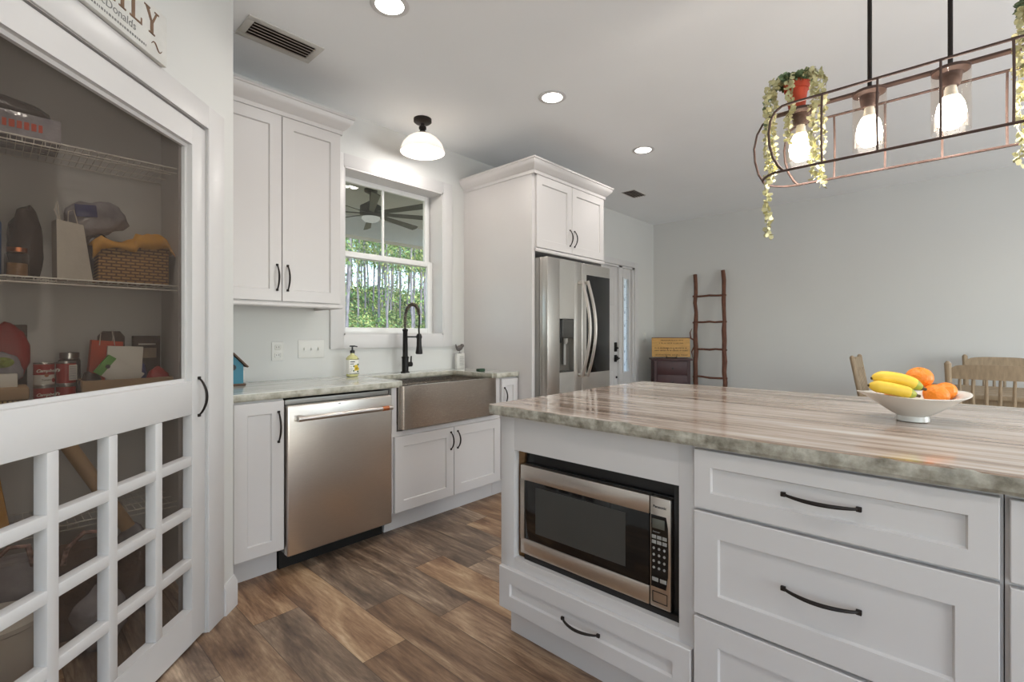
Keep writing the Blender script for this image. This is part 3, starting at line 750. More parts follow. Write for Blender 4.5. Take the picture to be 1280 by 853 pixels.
# ------------------------------------------------------------------ refrigerator surround
t = thing('refrigerator_cabinet', 'tall white cabinet enclosure with two doors above the refrigerator', 'cabinet', (2.716, 2.30, 0))
fw = .965
m = MB(); m.box(0, .020, 0, .748, 0, 2.40); m.box(.0202, .034, 0, .022, 0, 2.40); m.build('side_panel', 'cabinet_white', t)
MB().box(fw-.02, fw, 0, .748, 0, 2.40).build('far_panel', 'cabinet_white', t)
MB().box(.0345, fw-.0205, .001, .748, 1.825, 2.40).build('body', 'cabinet_white', t)
mid = .480
d = shaker(.036, mid-.002, 1.845, 2.385, parent=t); pull(d, mid-.030, 1.968, .125)
d = shaker(mid+.002, fw-.008, 1.845, 2.385, parent=t); pull(d, mid+.032, 1.968, .125)
MB().sweep(at(CR, 2.385), [(0, .745), (0, -.018), (fw, -.018), (fw, .745)]).build('crown_moulding', 'cabinet_white', t)
MB().sweep([(0, 1.812), (.006, 1.812), (.012, 1.82), (.012, 1.832), (.006, 1.838), (0, 1.838)], [(.022, -.012), (fw, -.012)]).build('light_rail', 'cabinet_white', t)

R = thing('refrigerator', 'stainless steel french door refrigerator with dark glass panel and water dispenser', 'refrigerator', (2.757, 2.266, 0))
rw = .865; sp1 = .440
MB().box(0, rw, .001, .72, .02, 1.765, .004).build('body', 'fridge_side', R)
for x in (.04, rw-.12):
    for y in (.1, .55): MB().box(x, x+.08, y, y+.1, 0, .02).build('foot', 'black_rubber', R)
def fdoor(x0, x1, z0, z1, hole=None):
    """door 0.075 thick, optional rectangular recess"""
    m = MB()
    if not hole: m.box(x0, x1, -.08, -.004, z0, z1, .006, seg=3)
    else:
        a, b, c, d = hole
        m.box(x0, x1, -.03, -.004, z0, z1, .003)
        m.box(x0, a, -.08, -.028, z0, z1, .004); m.box(b, x1, -.08, -.028, z0, z1, .004); m.box(a-.004, b+.004, -.08, -.028, z0, c, .0); m.box(a-.004, b+.004, -.08, -.028, d, z1, .0)
    return m
dl_ = fdoor(.002, sp1-.002, .70, 1.765, (.150, .335, .905, 1.315)).build('door', 'steel_fridge', R)
dr_ = fdoor(sp1+.002, rw-.002, .70, 1.765).build('door', 'steel_fridge', R)
dz_ = fdoor(.002, rw-.002, .06, .694).build('freezer_drawer', 'steel_fridge', R)
MB().box(sp1+.065, rw-.012, -.083, -.079, .885, 1.675, .002).build('glass_panel', 'black_gloss', dr_)
def fpull(x, par, L0, L1, out=.075):
    m = MB(); pts = []
    for i in range(21):
        t_ = i/20; z = L0+(L1-L0)*t_; o = .03+out*math.sin(PI*t_); pts.append((x, -.08-o, z))
    m.tube(pts, .0125, 10)
    for z in (L0+.015, L1-.015): m.box(x-.012, x+.012, -.118, -.078, z-.012, z+.012, .004)
    return m.build('handle', 'steel_bright', par)
fpull(sp1-.040, dl_, .86, 1.62); fpull(sp1+.040, dr_, .86, 1.62)
m = MB()
pts = [(.10+.665*i/20, -.08-.03-.05*math.sin(PI*i/20), .63) for i in range(21)]; m.tube(pts, .0125, 10)
for x in (.11, .755): m.box(x-.012, x+.012, -.118, -.078, .618, .642, .004)
m.build('handle', 'steel_bright', dz_)
MB().box(.150, .335, -.0345, -.030, .905, 1.315).build('dispenser_back', 'panel_grey', dl_)
MB().box(.175, .325, -.088, -.030, 1.165, 1.312, .008).build('dispenser_panel', 'dark_grey', dl_)
m = MB(); m.lathe([(.022, 0), (.020, -.03), (.012, -.045)], (.245, -.058, 1.166), 14); m.box(.232, .258, -.058, -.045, .96, 1.13, .003); m.build('dispenser_nozzle', 'button_grey', dl_)
MB().box(.155, .330, -.078, -.034, .905, .915).build('dispenser_tray', 'dark_grey', dl_)
MB().box(.152, .172, -.085, -.031, 1.13, 1.30, .002).build('dispenser_side', 'black_plastic', dl_)
MB().lathe([(.009, 0), (.009, .002)], (rw-.04, -.081, 1.72), 14, mx=r1).build('badge', 'steel_bright', dr_)

# ------------------------------------------------------------------ island (local x = world -y, outward = world -x)
XI = 1.382
def island(name, label, cat, yl, **k): return thing(name, label, cat, (XI, yl, 0), -PI/2, **k)
t = island('microwave_cabinet', 'white island cabinet with the microwave opening and low drawer', 'cabinet', 1.330); w = .775
o0, o1, oz0, oz1 = .069, .729, .325, .744
m = MB()
m.box(0, o0, 0, .03, .12, .875, .001); m.box(o1, w, 0, .03, .12, .875, .001); m.box(o0, o1, 0, .03, oz1, .875); m.box(o0, o1, 0, .03, .12, oz0)
m.box(0, .018, .03, .60, .12, .875); m.box(w-.018, w, .03, .60, .12, .875); m.box(.018, w-.018, .58, .60, .12, .875)
m.build('body', 'cabinet_white', t)
m = MB(); m.box(.060, .0688, .0305, .55, oz0-.002, oz1+.002); m.box(.060, w-.038, .55, .56, oz0, oz1); m.box(w-.0455, w-.038, .0305, .55, oz0-.002, oz1+.002)
m.box(.0375, w-.0375, .0305, .55, oz0-.012, oz0-.002); m.box(.0375, w-.0375, .0305, .55, oz1+.004, oz1+.012); m.build('liner', 'wall_liner', t)
MB().box(.012, w-.003, .045, .60, 0, .12).build('toe_kick', 'cabinet_white', t)
d = shaker(.008, .772, .125, .284, 'drawer', t, rail=.055, y0=-.001); pull(d, .393, .200, .145, False, y=-.021)
# microwave trim frame + microwave
q = island('microwave_oven', 'stainless steel microwave built into the island', 'microwave', 1.244); q.scale = (.957, 1, 1)
MB().box(.0, .637, .045, .42, .344, .690, .004).build('body', 'black_plastic', q)
m = MB(); m.box(-.004, .668, .060, .075, .326, .742); m.box(.641, .669, .030, .06, .3285, .740, .003); m.box(.02, .668, .02, .43, .3255, .3435); m.build('mounting_frame', 'black_plastic', q)
def mwface(b, x0, x1): pass
dw = .563
m = MB(); g0, g1, gz0, gz1 = .020, dw-.0, .405, .630
m.box(0, dw, .018, .045, .346, gz0, .003); m.box(0, dw, .018, .045, gz1, .688, .003); m.box(0, g0, .018, .045, gz0-.004, gz1+.004)
dd = m.build('door', 'steel', q)
MB().box(g0-.002, dw-.001, .0205, .044, gz0-.002, gz1+.002, .001).build('door_glass', 'black_gloss', dd)
MB().box(.078, .475, .0195, .022, .437, .612).build('door_window', 'dark_grey', dd)
m = MB(); m.box(dw+.003, .637, .018, .045, .346, .688, .004)
cp = m.build('control_panel', 'steel', q)
pp_ = [(dw+.008, .410), (.622, .410), (.628, .45), (.630, .52), (.628, .60), (.622, .632), (dw+.008, .632)]
MB().prism(pp_, .0155, .019).build('keypad', 'black_gloss', cp)
MB().box(dw+.013, .618, .0140, .0157, .592, .622, .001).build('display', 'lcd', cp)
for r in range(2):
    for c_ in range(3): MB().box(dw+.011+c_*.018, dw+.026+c_*.018, .0142, .0157, .560-r*.016, .571-r*.016, .001).build('button', 'button_grey', cp)
for r in range(4):
    for c_ in range(3): MB().lathe([(.0042, 0), (.0042, .0012)], (dw+.018+c_*.018, .0155, .530-r*.020), 10, mx=r1).build('button', 'button_grey', cp)
for c_ in range(2): MB().box(dw+.012+c_*.027, dw+.034+c_*.027, .0142, .0157, .428, .440, .001).build('button', 'button_grey', cp)
m = MB(); m.box(dw+.012, .626, .0168, .0182, .362, .364); m.box(dw+.012, .626, .0168, .0182, .394, .396); m.box(dw+.012, dw+.014, .0168, .0182, .362, .396); m.box(.624, .626, .0168, .0182, .362, .396); m.build('open_button', 'ink_black', cp)
text('Panasonic', .0115, 'ink_black', 'lettering', cp, dw+.014, .0175, .655, ext=.0004, bold=.0002)
text('Inverter', .0075, 'button_grey', 'lettering', cp, dw+.014, .0152, .579, ext=.0003, lean=.3)
tag(MB().box(0, .05, 0, .028, 0, .022, .003, mx=Matrix.Rotation(.3, 4, 'Z')).build('wooden_block', 'raw_wood', loc=(1.418, 1.262, .3245), rotz=-PI/2),
    'little raw wood block in the corner of the microwave opening', 'wood block')
# drawer stack
def drawers(yl, w, label, hp):
    t = island('drawer_cabinet', label, 'cabinet', yl)
    MB().box(0, w, .0, .60, .12, .875).build('body', 'cabinet_white', t); MB().box(.002, w-.002, .045, .60, 0, .12).build('toe_kick', 'cabinet_white', t)
    for z0, z1 in ((.702, .866), (.401, .692), (.126, .391)):
        d = shaker(.006, w-.006, z0, z1, 'drawer', t, rail=.066 if z1-z0 > .2 else .046, y0=-.001)
        zz = (z0+z1)/2+.004; pull(d, w/2+hp, zz, .156, False, y=-.021)
drawers(.5545, .626, 'white three-drawer island cabinet right of the microwave', 0)
drawers(-.0735, .55, 'white island drawer cabinet cut by the right edge of the photo', 0)
t = island('island_back_cabinet', 'white rear part of the island under the countertop', 'cabinet', 1.318); 
MB().box(0, 1.94, .602, .93, .001, .874).build('body', 'cabinet_white', t)
m = MB()
for k in range(4): m.box(.04+k*.48, .44+k*.48, .93, .938, .15, .80, .003)
m.build('back_panel', 'cabinet_white', t)
slab('island_countertop', [(1.342, -.75), (2.625, -.75), (2.625, 1.372), (1.342, 1.358)], .877, .917, 'granite_island', 'streaked brown and cream granite slab with chiseled edge on the island', .0035, 9, .012)

# fruit bowl
BX, BY, BZ = 1.985, .100, .9175
t = thing('fruit_bowl', 'white footed porcelain bowl holding fruit on the island', 'bowl', (BX, BY, BZ), math.radians(-47))
b = bmesh.new(); seg = 48; rings = []
prof = [(.034, 0), (.038, .002), (.037, .012), (.036, .016), (.052, .026), (.078, .045), (.104, .066), (.118, .074), (.121, .076), (.116, .0775), (.10, .069), (.074, .05), (.045, .031), (0, .024)]
prof = [(r*1.12, z*1.12) for r, z in prof]
for r, z in prof:
    if r == 0: rings.append([b.verts.new((0, 0, z))]); continue
    R_ = []
    for k in range(seg):
        a = 2*PI*k/seg; f = max(0, (r-.06)/.06); sx = 1 + .17*f*abs(math.cos(a))**3; lift = .010*f*math.cos(a)**4 - .003*f
        R_.append(b.verts.new((r*sx*math.cos(a), r*(1-.06*f)*math.sin(a), z+lift)))
    rings.append(R_)
for A, B in zip(rings, rings[1:]):
    for k in range(seg):
        k2 = (k+1) % seg
        if len(B) == 1: b.faces.new((A[k], A[k2], B[0]))
        else: b.faces.new((A[k], A[k2], B[k2], B[k]))
b.faces.new(rings[0]); m = MB(); m.merge(b); m.build('bowl', 'porcelain', t, ang=60)
def orange(dx, dz, dy, r, label):
    o = thing('orange', label, 'fruit', (0, 0, 0), group='oranges in the bowl')
    ca, sa = math.cos(math.radians(-47)), math.sin(math.radians(-47))
    o.location = (BX+dx*ca-dy*sa, BY+dx*sa+dy*ca, BZ+dz)
    n = 20; pr = []
    for i in range(n+1):
        a = -PI/2+PI*i/n; rr = r*math.cos(a); z = r*.90*math.sin(a)
        if i == n: rr = 0; z -= r*.05
        elif i == n-1: z -= r*.01
        if i == 0: rr = 0
        pr.append((rr, z))
    MB().lathe(pr, seg=28).build('peel', 'orange_skin', o, ang=80)
    MB().lathe([(.004, r*.83), (.003, r*.87), (0, r*.875)], seg=8).build('stem_end', 'leaf_ink', o)
    o.rotation_euler = (random.uniform(-.5, .5), random.uniform(-.4, .4), random.random())
    return o
orange(.036, .136, .016, .036, 'orange on top of the others in the fruit bowl')
orange(.040, .087, -.040, .034, 'orange at the front of the bowl under the top one').rotation_euler = (.9, 0, .7)
orange(.100, .094, -.004, .031, 'orange at the right rim of the fruit bowl')
orange(-.016, .080, .040, .034, 'orange mostly hidden behind the bananas and the top orange')
def banana(p0, p1, bow, r, label, lean):
    o = thing('banana', label, 'fruit', (BX, BY, BZ), math.radians(-47), group='bananas in the bowl')
    p0, p1 = Vector(p0), Vector(p1); pts = []; rs = []; n = 22
    for i in range(n+1):
        u = i/n; p = p0.lerp(p1, u) + Vector(lean)*bow*4*u*(1-u); pts.append(p)
        e = min(1, u/.16)**.6 if u < .16 else min(1, (1-u)/.20)**.7
        rs.append(max(r*(.25+.75*e) if u < .16 else r*(.22+.78*e), .002))
    MB().tube(pts[:-3], rs[:-3], 7 if False else 10).build('peel', 'banana', o, ang=70)
    MB().tube(pts[-5:-1], [x*1.01 for x in rs[-5:-1]], 10).build('green_end', 'banana_green', o, ang=70)
    MB().tube([pts[0]-(pts[1]-pts[0])*.4, pts[0]], [.004, rs[0]*.9], 8).build('blossom_tip', 'banana_tip', o)
    MB().tube([pts[-2], pts[-1], pts[-1]+(p1-p0).normalized()*.008], [rs[-2], .0045, .0045], 8).build('stem', 'banana_tip', o)
banana((-.152, -.030, .138), (-.016, -.058, .108), .014, .0195, 'upper banana lying across the left side of the bowl', (0, 0, 1))
banana((-.178, -.052, .118), (-.052, -.078, .090), .004, .0185, 'lower banana lying along the left rim of the bowl', (0, -.3, 1))

# ------------------------------------------------------------------ chandelier
P = thing('linear_chandelier', 'bronze cage chandelier with clear glass cylinders over the island', 'chandelier', (1.98, .11, 0))
zt, zb, xn, yl_ = 1.990, 1.762, .107, .372
for sx in (-1, 1):
    pts = []
    for s_ in (1, -1):
        for i in range(11):
            a = PI/2*(1-i/5) if s_ == 1 else -PI/2-PI*i/10
            c_ = math.cos(a); yy = s_*(.330 if math.sin(a) <= 0 else .345) + c_*.042
            pts.append((sx*(xn+.012*abs(c_)), yy, (zt+zb)/2+(zt-zb)/2*math.sin(a)))
    pts = []
    for s_ in (1, -1):
        seq = [(.31, zt), (.335, zt-.002), (.357, zt-.016), (.371, zt-.042), (.377, zt-.085), (.374, zt-.13), (.363, zt-.175), (.345, zt-.21), (.330, zb)]
        pts += [(sx*xn, s_*y, z) for y, z in (seq if s_ == 1 else seq[::-1])] if s_ == 1 else [(sx*xn, -y, z) for y, z in seq[::-1]]
    MB().tube(pts[9:] + pts[:9], .0045, 8).build('cage_rail', 'rust_bronze', P)
    for k in range(5):
        y = .215-.147*k
        if k < 4: MB().tube([(sx*(xn+.014*math.sin(PI*i/8)), y, zb+(zt-zb)*i/8) for i in range(9)], .0036, 6).build('cage_rib', 'rust_bronze', P)
ring = []
for s_ in (1, -1):
    for i in range(13):
        a = PI*i/12; ring.append((s_*xn*math.cos(a), s_*(.335+.085*math.sin(a)), zb))
MB().tube(ring, .0045, 8, closed=True).build('cage_base_ring', 'rust_bronze', P)
for s_ in (1, -1):
    MB().tube([(0, s_*y, z) for y, z in ((.40, 2.0), (.425, 1.985), (.445, 1.95), (.455, 1.90), (.452, 1.85), (.440, 1.80), (.420, zb))], .004, 8).build('end_hoop', 'rust_bronze', P)
MB().box(-.012, .012, -.41, .41, 1.999, 2.007, .001).build('lamp_bar', 'rust_bronze', P)
for y in (.099, -.099): MB().tube([(0, y, 2.005), (0, y, H-.02)], .0065, 10).build('downrod', 'bronze', P)
MB().box(-.06, .06, -.17, .17, H-.022, H, .004).build('canopy', 'bronze', P)
for k in range(4):
    y = .30-.2*k
    s_ = MB().lathe([(.046, 1.999), (.046, 1.990), (.028, 1.984), (.024, 1.955), (.020, 1.945)], (0, y, 0), 22).build('socket', 'rust_bronze', P)
    gp = [(.047, 1.990), (.047, 1.808), (.0455, 1.808), (.0455, 1.990)]
    MB().lathe(gp, (0, y, 0), 28, capb=False, capt=False).build('glass_cylinder', 'lamp_glass', P)
    MB().lathe([(.013, 1.948), (.016, 1.925), (.022, 1.91)], (0, y, 0), 16, capb=False).build('bulb_base', 'label_white', s_)
    MB().lathe([(.022, 1.912), (.032, 1.89), (.0365, 1.862), (.033, 1.836), (.020, 1.820), (0, 1.815)], (0, y, 0), 18).build('bulb', 'bulb_glow', P)
    light('chandelier_glow', 'POINT', (1.98, .11+y, 1.79), (0, 0, 0), 2.0, (1, .95, .90), shadow_soft_size=.035)
def vine(parent, start, pts, leafs=.013, mat='leaf_pale', dens=1.0, rnd=None, name='trailing_stem'):
    rnd = rnd or random; m = MB(); P_ = [Vector(p) for p in pts]; m.tube(P_, .0012, 4)
    for a, b in zip(P_, P_[1:]):
        L = (b-a).length; n = max(1, int(L/.0075*dens))
        for i in range(n):
            p = a.lerp(b, (i+rnd.random())/n)
            for q in range(2):
                d = Vector((rnd.uniform(-1, 1), rnd.uniform(-1, 1), rnd.uniform(-.8, .5))).normalized(); c = p+d*leafs*.9
                s_ = leafs*rnd.uniform(.6, 1.05); n_ = Vector((rnd.uniform(-1, 1), rnd.uniform(-1, 1), rnd.uniform(-.3, 1))).normalized()
                u = (d-n_*d.dot(n_)).normalized() if abs(d.dot(n_)) < .98 else n_.orthogonal().normalized(); v = n_.cross(u)
                vs = [m.bm.verts.new(c+u*s_*math.cos(k*PI/3)*.95+v*s_*.72*math.sin(k*PI/3)+n_*(.12*s_*(1 if k % 3 == 0 else -.3))) for k in range(6)]
                f = m.bm.faces.new(vs); f.material_index = 0
    return m.build(name, mat, parent, ang=20)
def potplant(y, label, strands):
    t = thing('potted_vine', label, 'plant', (1.98, y, 2.008)); rnd = random.Random(int(abs(y)*100))
    MB().lathe([(.026, 0), (.035, .066), (.040, .066), (.042, .094), (.037, .094), (.035, .082), (0, .080)], seg=24).build('pot', 'terracotta', t)
    pts = []
    for k in range(16):
        a = 2*PI*k/16*1.0; pts.append((.035*math.cos(a), .048*math.sin(a), .100+rnd.uniform(0, .02)))
    vine(t, None, pts, .015, 'leaf_green', 4.5, rnd, 'foliage')
    for (dx, dy, zend, mat) in strands:
        pts = [(dx*.3, dy*.3, .10), (dx*.75, dy*.75, .108), (dx*.95, dy*.95, .08)]; z = .08
        while z > zend-2.008:
            z -= .03; pts.append((dx+rnd.uniform(-.005, .005), dy+rnd.uniform(-.006, .006), z))
        vine(t, None, pts, .0115, mat, 1.3, rnd)
potplant(.422, 'trailing vine in a terracotta pot on the far end of the chandelier', [(-.060, .082, 1.56, 'leaf_pale'), (-.03, .070, 1.76, 'leaf_pale'), (-.055, -.062, 1.73, 'leaf_pale'), (-.040, -.085, 1.72, 'leaf_pale'), (-.060, .012, 1.90, 'leaf_pale'), (.0, .095, 1.93, 'leaf_green')])
potplant(-.190, 'trailing vine pot on the chandelier at the right edge of the photo', [(-.035, .055, 1.68, 'leaf_pale'), (-.06, -.02, 1.75, 'leaf_pale')])

# ------------------------------------------------------------------ far corner: chest, sign, ladder
t = thing('small_chest', 'dark maroon wooden chest in the far corner', 'chest', (5.60, 2.75, 0), math.radians(-56))
m = MB(); m.box(0, .43, .008, .30, .05, .875); m.box(0, .03, 0, .02, 0, .875); m.box(.40, .43, 0, .02, 0, .875)
for x in (0, .39): m.box(x, x+.04, .01, .05, 0, .06); m.box(x, x+.04, .25, .29, 0, .06)
m.build('body', 'chest_paint', t); MB().box(-.025, .455, -.02, .31, .875, .897, .004).build('top', 'chest_paint', t)
for z0, z1 in ((.70, .86), (.52, .69), (.34, .51), (.16, .33)):
    d = MB().box(.036, .394, -.004, .01, z0, z1, .003).build('drawer', 'chest_paint', t)
    MB().lathe([(.008, 0), (.013, .014), (.013, .02), (0, .022)], (.215, -.004, (z0+z1)/2), 12, mx=r1).build('knob', 'bronze', d)
sg = thing('wooden_sign', 'yellow wooden plaque with dark lettering standing on the chest', 'sign', (5.70, 2.83, .898), math.radians(-56))
tl = Matrix.Rotation(-.12, 4, 'X')
MB().box(0, .465, 0, .014, .015, .255, .002, mx=tl).build('board', 'sign_wood', sg)
m = MB(); rnd = random.Random(4)
for z, x0, x1, h_ in ((.226, .11, .38, .011), (.190, .09, .39, .010), (.128, .035, .43, .012), (.096, .035, .43, .012), (.040, .04, .43, .011)):
    x = x0
    while x < x1:
        wd_ = rnd.uniform(.006, .011); m.box(x, x+wd_*.6, -.001, .001, z-h_*.6, z+h_*.6, mx=tl); m.box(x, x+wd_, -.001, .001, z-h_*.6, z-h_*.3, mx=tl) if rnd.random() > .4 else m.box(x, x+wd_, -.001, .001, z+h_*.3, z+h_*.6, mx=tl); x += wd_*1.45 + (.009 if rnd.random() < .16 else 0)
m.build('lettering', 'ink_dark', sg)
MB().box(0, .465, -.002, .016, .253, .262, mx=tl).build('top_edge', 'ladder_wood', sg)
es = thing('plate_easel', 'small black easel holding the yellow plaque on the chest', 'easel', (5.80, 2.62, .898), math.radians(-56)); m = MB()
for x in (-.06, .06): m.tube([(x, -.02, .035), (x, -.02, .006), (x, .05, .006), (x*.6, .05, .12)], .004, 6)
m.tube([(-.06, .02, .006), (.06, .02, .006)], .004, 6); m.build('wire', 'black_metal', es)

L = thing('rustic_ladder', 'brown rustic branch ladder leaning on the far wall', 'ladder', (5.86, 2.17, 0)); rnd = random.Random(11)
def rail(y0, y1, top, seed):
    pts = []; rs = []; r_ = random.Random(seed)
    for i in range(17):
        u = i/16; pts.append((.29*u+r_.uniform(-.005, .005), y0+(y1-y0)*u+r_.uniform(-.007, .007), top*u)); rs.append(.029-.006*u+r_.uniform(-.003, .003))
    MB().tube(pts, rs, 9).build('rail', 'ladder_wood', L, ang=60)
rail(.165, .285, 1.965, 3); rail(-.185, -.06, 1.99, 8)
for z in (.36, .674, 1.012, 1.352, 1.682):
    u = z/1.98; x = .29*u-.012; a = .165+.12*u+.03; c = -.185+.125*u-.035
    pts = [(x+rnd.uniform(-.003, .003), a+(c-a)*i/6, z+rnd.uniform(-.006, .006)) for i in range(7)]
    MB().tube(pts, [.011, .013, .012, .013, .012, .013, .011], 8).build('rung', 'ladder_wood', L, ang=60)
m = MB(); m.tube([(.16, .24, 1.12), (.14, .285, 1.15), (.13, .29, 1.22), (.14, .27, 1.27)], [.012, .01, .007, .003], 6); m.tube([(.14, .285, 1.15), (.12, .33, 1.155)], [.007, .003], 6)
m.tube([(.15, .245, 1.05), (.13, .27, .98), (.14, .26, .9)], [.008, .008, .003], 6); m.build('bark_spur', 'ladder_wood', L)

# ------------------------------------------------------------------ dining set
def chair():
    t = thing('dining_chair', 'x', 'chair', (0, 0, 0), group='weathered wooden dining chairs')
    MB().box(-.22, .22, -.21, .21, .43, .465, .012).build('seat', 'wood_oak', t)
    for sx in (-1, 1):
        MB().tube([(sx*.20, .19, .44), (sx*.205, .215, .60), (sx*.215, .275, .94), (sx*.217, .285, 1.0), (sx*.217, .287, 1.015)], [.016, .019, .018, .019, .008], 10).build('back_post', 'wood_oak', t)
        for sy in (-1, 1):
            MB().tube([(sx*.17, sy*.16, .435), (sx*.19, sy*.185, .28), (sx*.205, sy*.205, .12), (sx*.215, sy*.215, 0)], [.016, .022, .018, .012], 10).build('leg', 'wood_oak', t)
    m = MB(); n = 12; b = bmesh.new(); rr = []
    for i in range(n+1):
        u = -1+2*i/n; x = u*.212; y = .262+.012*(1-u*u); zt_ = .975+.022*(1-abs(u)**4) - (.01 if abs(u) > .9 else 0)
        rr.append([b.verts.new((x, y-.01, .90)), b.verts.new((x, y+.01, .90)), b.verts.new((x, y+.02, zt_)), b.verts.new((x, y, zt_))])
    for A, B in zip(rr, rr[1:]):
        for k in range(4): b.faces.new((A[k], A[(k+1) % 4], B[(k+1) % 4], B[k]))
    b.faces.new(rr[0]); b.faces.new(rr[-1]); m.merge(b); m.build('crest_rail', 'wood_oak', t)
    for k in range(6):
        u = -1+2*(k+.5)/6; x = u*.19
        MB().tube([(x*.93, .185, .46), (x*.96, .215, .62), (x, .245, .78), (x, .268, .91)], [.008, .0125, .010, .007], 8).build('spindle', 'wood_oak', t)
    m = MB(); m.tube([(-.195, -.19, .2), (-.195, .19, .2)], .009, 8); m.tube([(.195, -.19, .2), (.195, .19, .2)], .009, 8); m.tube([(-.195, 0, .2), (.195, 0, .2)], .009, 8); m.build('stretcher', 'wood_oak', t)
    return t
ch = chair(); spots = [((4.62, -.18, 0), PI/2, 'wooden spindle-back dining chair on the near side of the table, back to the camera'),
    ((5.18, .36, 0), 0, 'wooden dining chair at the left head of the dining table, seen edge-on above the bananas'),
    ((5.66, -.28, 0), -PI/2, 'wooden dining chair on the far side of the dining table against the wall'),
    ((4.62, -.95, 0), PI/2, 'wooden dining chair farther right on the near side of the table')]
for i, (loc, rz, lab) in enumerate(spots[:3]):
    o = ch if i == 0 else copy_tree(ch); o.location = loc; o.rotation_euler = (0, 0, rz); o['label'] = lab
t = thing('dining_table', 'wooden dining table beyond the island', 'table', (5.17, -.62, 0))
m = MB()
for k in range(5): m.box(-.45+k*.18, -.272+k*.18, -.90, .82, .735, .765, .003)
m.build('tabletop', 'wood_oak', t); MB().box(-.38, .38, -.80, .72, .65, .735).build('apron', 'wood_oak', t)
for x in (-.34, .34):
    for y in (-.76, .68): MB().lathe([(.03, 0), (.022, .05), (.04, .12), (.028, .3), (.045, .5), (.045, .74)], (x, y, 0), 14).build('leg', 'wood_oak', t)

# ------------------------------------------------------------------ family sign over the pantry door
t = thing('family_sign', 'white wooden name sign lettered FAMILY above the pantry door', 'sign', (DX[0], DX[1], 0), PI/4)
s0, s1, sz = 1.235, 1.700, 2.107
MB().box(s0, s1, -.024, -.001, sz, sz+.168, .001).build('board', 'sign_white', t)
def stroke(m, pts): m.prism(pts, -.0255, -.024)
def letter(c, x, z, w, h):
    m = MB(); sw_ = .0135; sf = .005
    def bar(x0, x1, z0, z1): stroke(m, [(x+x0, z+z0), (x+x1, z+z0), (x+x1, z+z1), (x+x0, z+z1)])
    def ser(xc, zz, r=.013): bar(xc-r, xc+r, zz, zz+sf)
    if c == 'F': bar(.008, .008+sw_, 0, h); ser(.015, 0); bar(0, w, h-sf*1.3, h); bar(.01, w*.75, h*.5, h*.5+sf); bar(w-sf, w, h-.02, h); bar(w*.75-sf, w*.75, h*.42, h*.62)
    if c == 'A': stroke(m, [(x, z), (x+.005, z), (x+w/2+.002, z+h*.9), (x+w/2, z+h)]); stroke(m, [(x+w-.016, z), (x+w, z), (x+w/2+.006, z+h), (x+w/2-.006, z+h)]); bar(w*.25, w*.7, h*.3, h*.3+sf); ser(.004, 0, .01); ser(w-.008, 0, .013)
    if c == 'M': bar(.006, .011, 0, h); bar(w-.019, w-.019+sw_, 0, h); stroke(m, [(x+.004, z+h), (x+.020, z+h), (x+w/2+.002, z+.004), (x+w/2-.006, z+.004)]); stroke(m, [(x+w/2-.005, z+.004), (x+w/2+.003, z+.004), (x+w-.010, z+h), (x+w-.018, z+h)]); ser(.008, 0, .010); ser(w-.012, 0, .014); ser(.008, h-sf, .010); ser(w-.010, h-sf, .012)
    if c == 'I': bar(w/2-sw_/2, w/2+sw_/2, 0, h); ser(w/2, 0, .014); ser(w/2, h-sf, .014)
    if c == 'L': bar(.008, .008+sw_, 0, h); ser(.015, h-sf, .014); bar(0, w, 0, sf*1.2); bar(w-sf, w, 0, .022)
    if c == 'Y': bar(w/2-sw_/2, w/2+sw_/2, 0, h*.5); ser(w/2, 0, .014); stroke(m, [(x, z+h), (x+.016, z+h), (x+w/2+.006, z+h*.42), (x+w/2-.007, z+h*.48)]); stroke(m, [(x+w-.010, z+h), (x+w-.003, z+h), (x+w/2+.006, z+h*.45), (x+w/2-.002, z+h*.45)]); ser(.010, h-sf, .013); ser(w-.008, h-sf, .010)
    m.build('letter', 'ink_brown', t)
x = 1.262
for c, w_ in (('F', .052), ('A', .060), ('M', .070), ('I', .032), ('L', .052), ('Y', .062)):
    letter(c, x, sz+.070, w_, .082); x += w_+.0135
text('The McDonalds', .036, 'ink_grey', 'lettering', t, 1.325, -.0245, sz+.036, ext=.0003, lean=.1)
m = MB()
rnd = random.Random(3); x = 1.36
while x < 1.60: w_ = rnd.uniform(.003, .008); m.box(x, x+w_, -.0247, -.024, sz+.014, sz+.021); x += w_+.004
m.build('small_print', 'ink_grey', t)
m = MB(); m.tube([(1.625+.05*i/16, -.0245, sz+.040+.011*math.sin(i/16*2*PI)) for i in range(17)], [.0008+.0018*math.sin(PI*i/16) for i in range(17)], 6)
m.build('scroll', 'ink_brown', t)

# ------------------------------------------------------------------ pantry contents
def wire_shelf(z, label, x0=-.9, x1=.606, y0=2.72, y1=3.045):
    t = thing('wire_shelf', label, 'shelf', (0, 0, z))
    m = MB(); m.tube([(x0, y0, 0), (x1, y0, 0)], .0035, 6); m.tube([(x0, y0, -.022), (x1, y0, -.022)], .003, 6)
    for k in range(int((x1-x0)/.033)): m.tube([(x0+.033*k, y0-.001, 0), (x0+.033*k, y0-.001, -.022)], .0013, 4)
    m.build('front_lip', 'label_white', t)
    m = MB()
    for k in range(int((x1-x0)/.025)): m.tube([(x0+.025*k, y0, .001), (x0+.025*k, y1, .001)], .0014, 4)
    for y in (2.83, 2.94, 3.04): m.tube([(x0, y, -.002), (x1, y, -.002)], .0028, 6)
    m.build('deck', 'label_white', t)
wire_shelf(1.422, 'white wire pantry shelf carrying the paper bag and wicker basket')
wire_shelf(1.978, 'highest white wire pantry shelf, holding a printed box')
wire_shelf(.872, 'white wire pantry shelf with soup cans, behind the door rail')
wire_shelf(.40, 'lowest white wire pantry shelf behind the lattice')
m = MB()
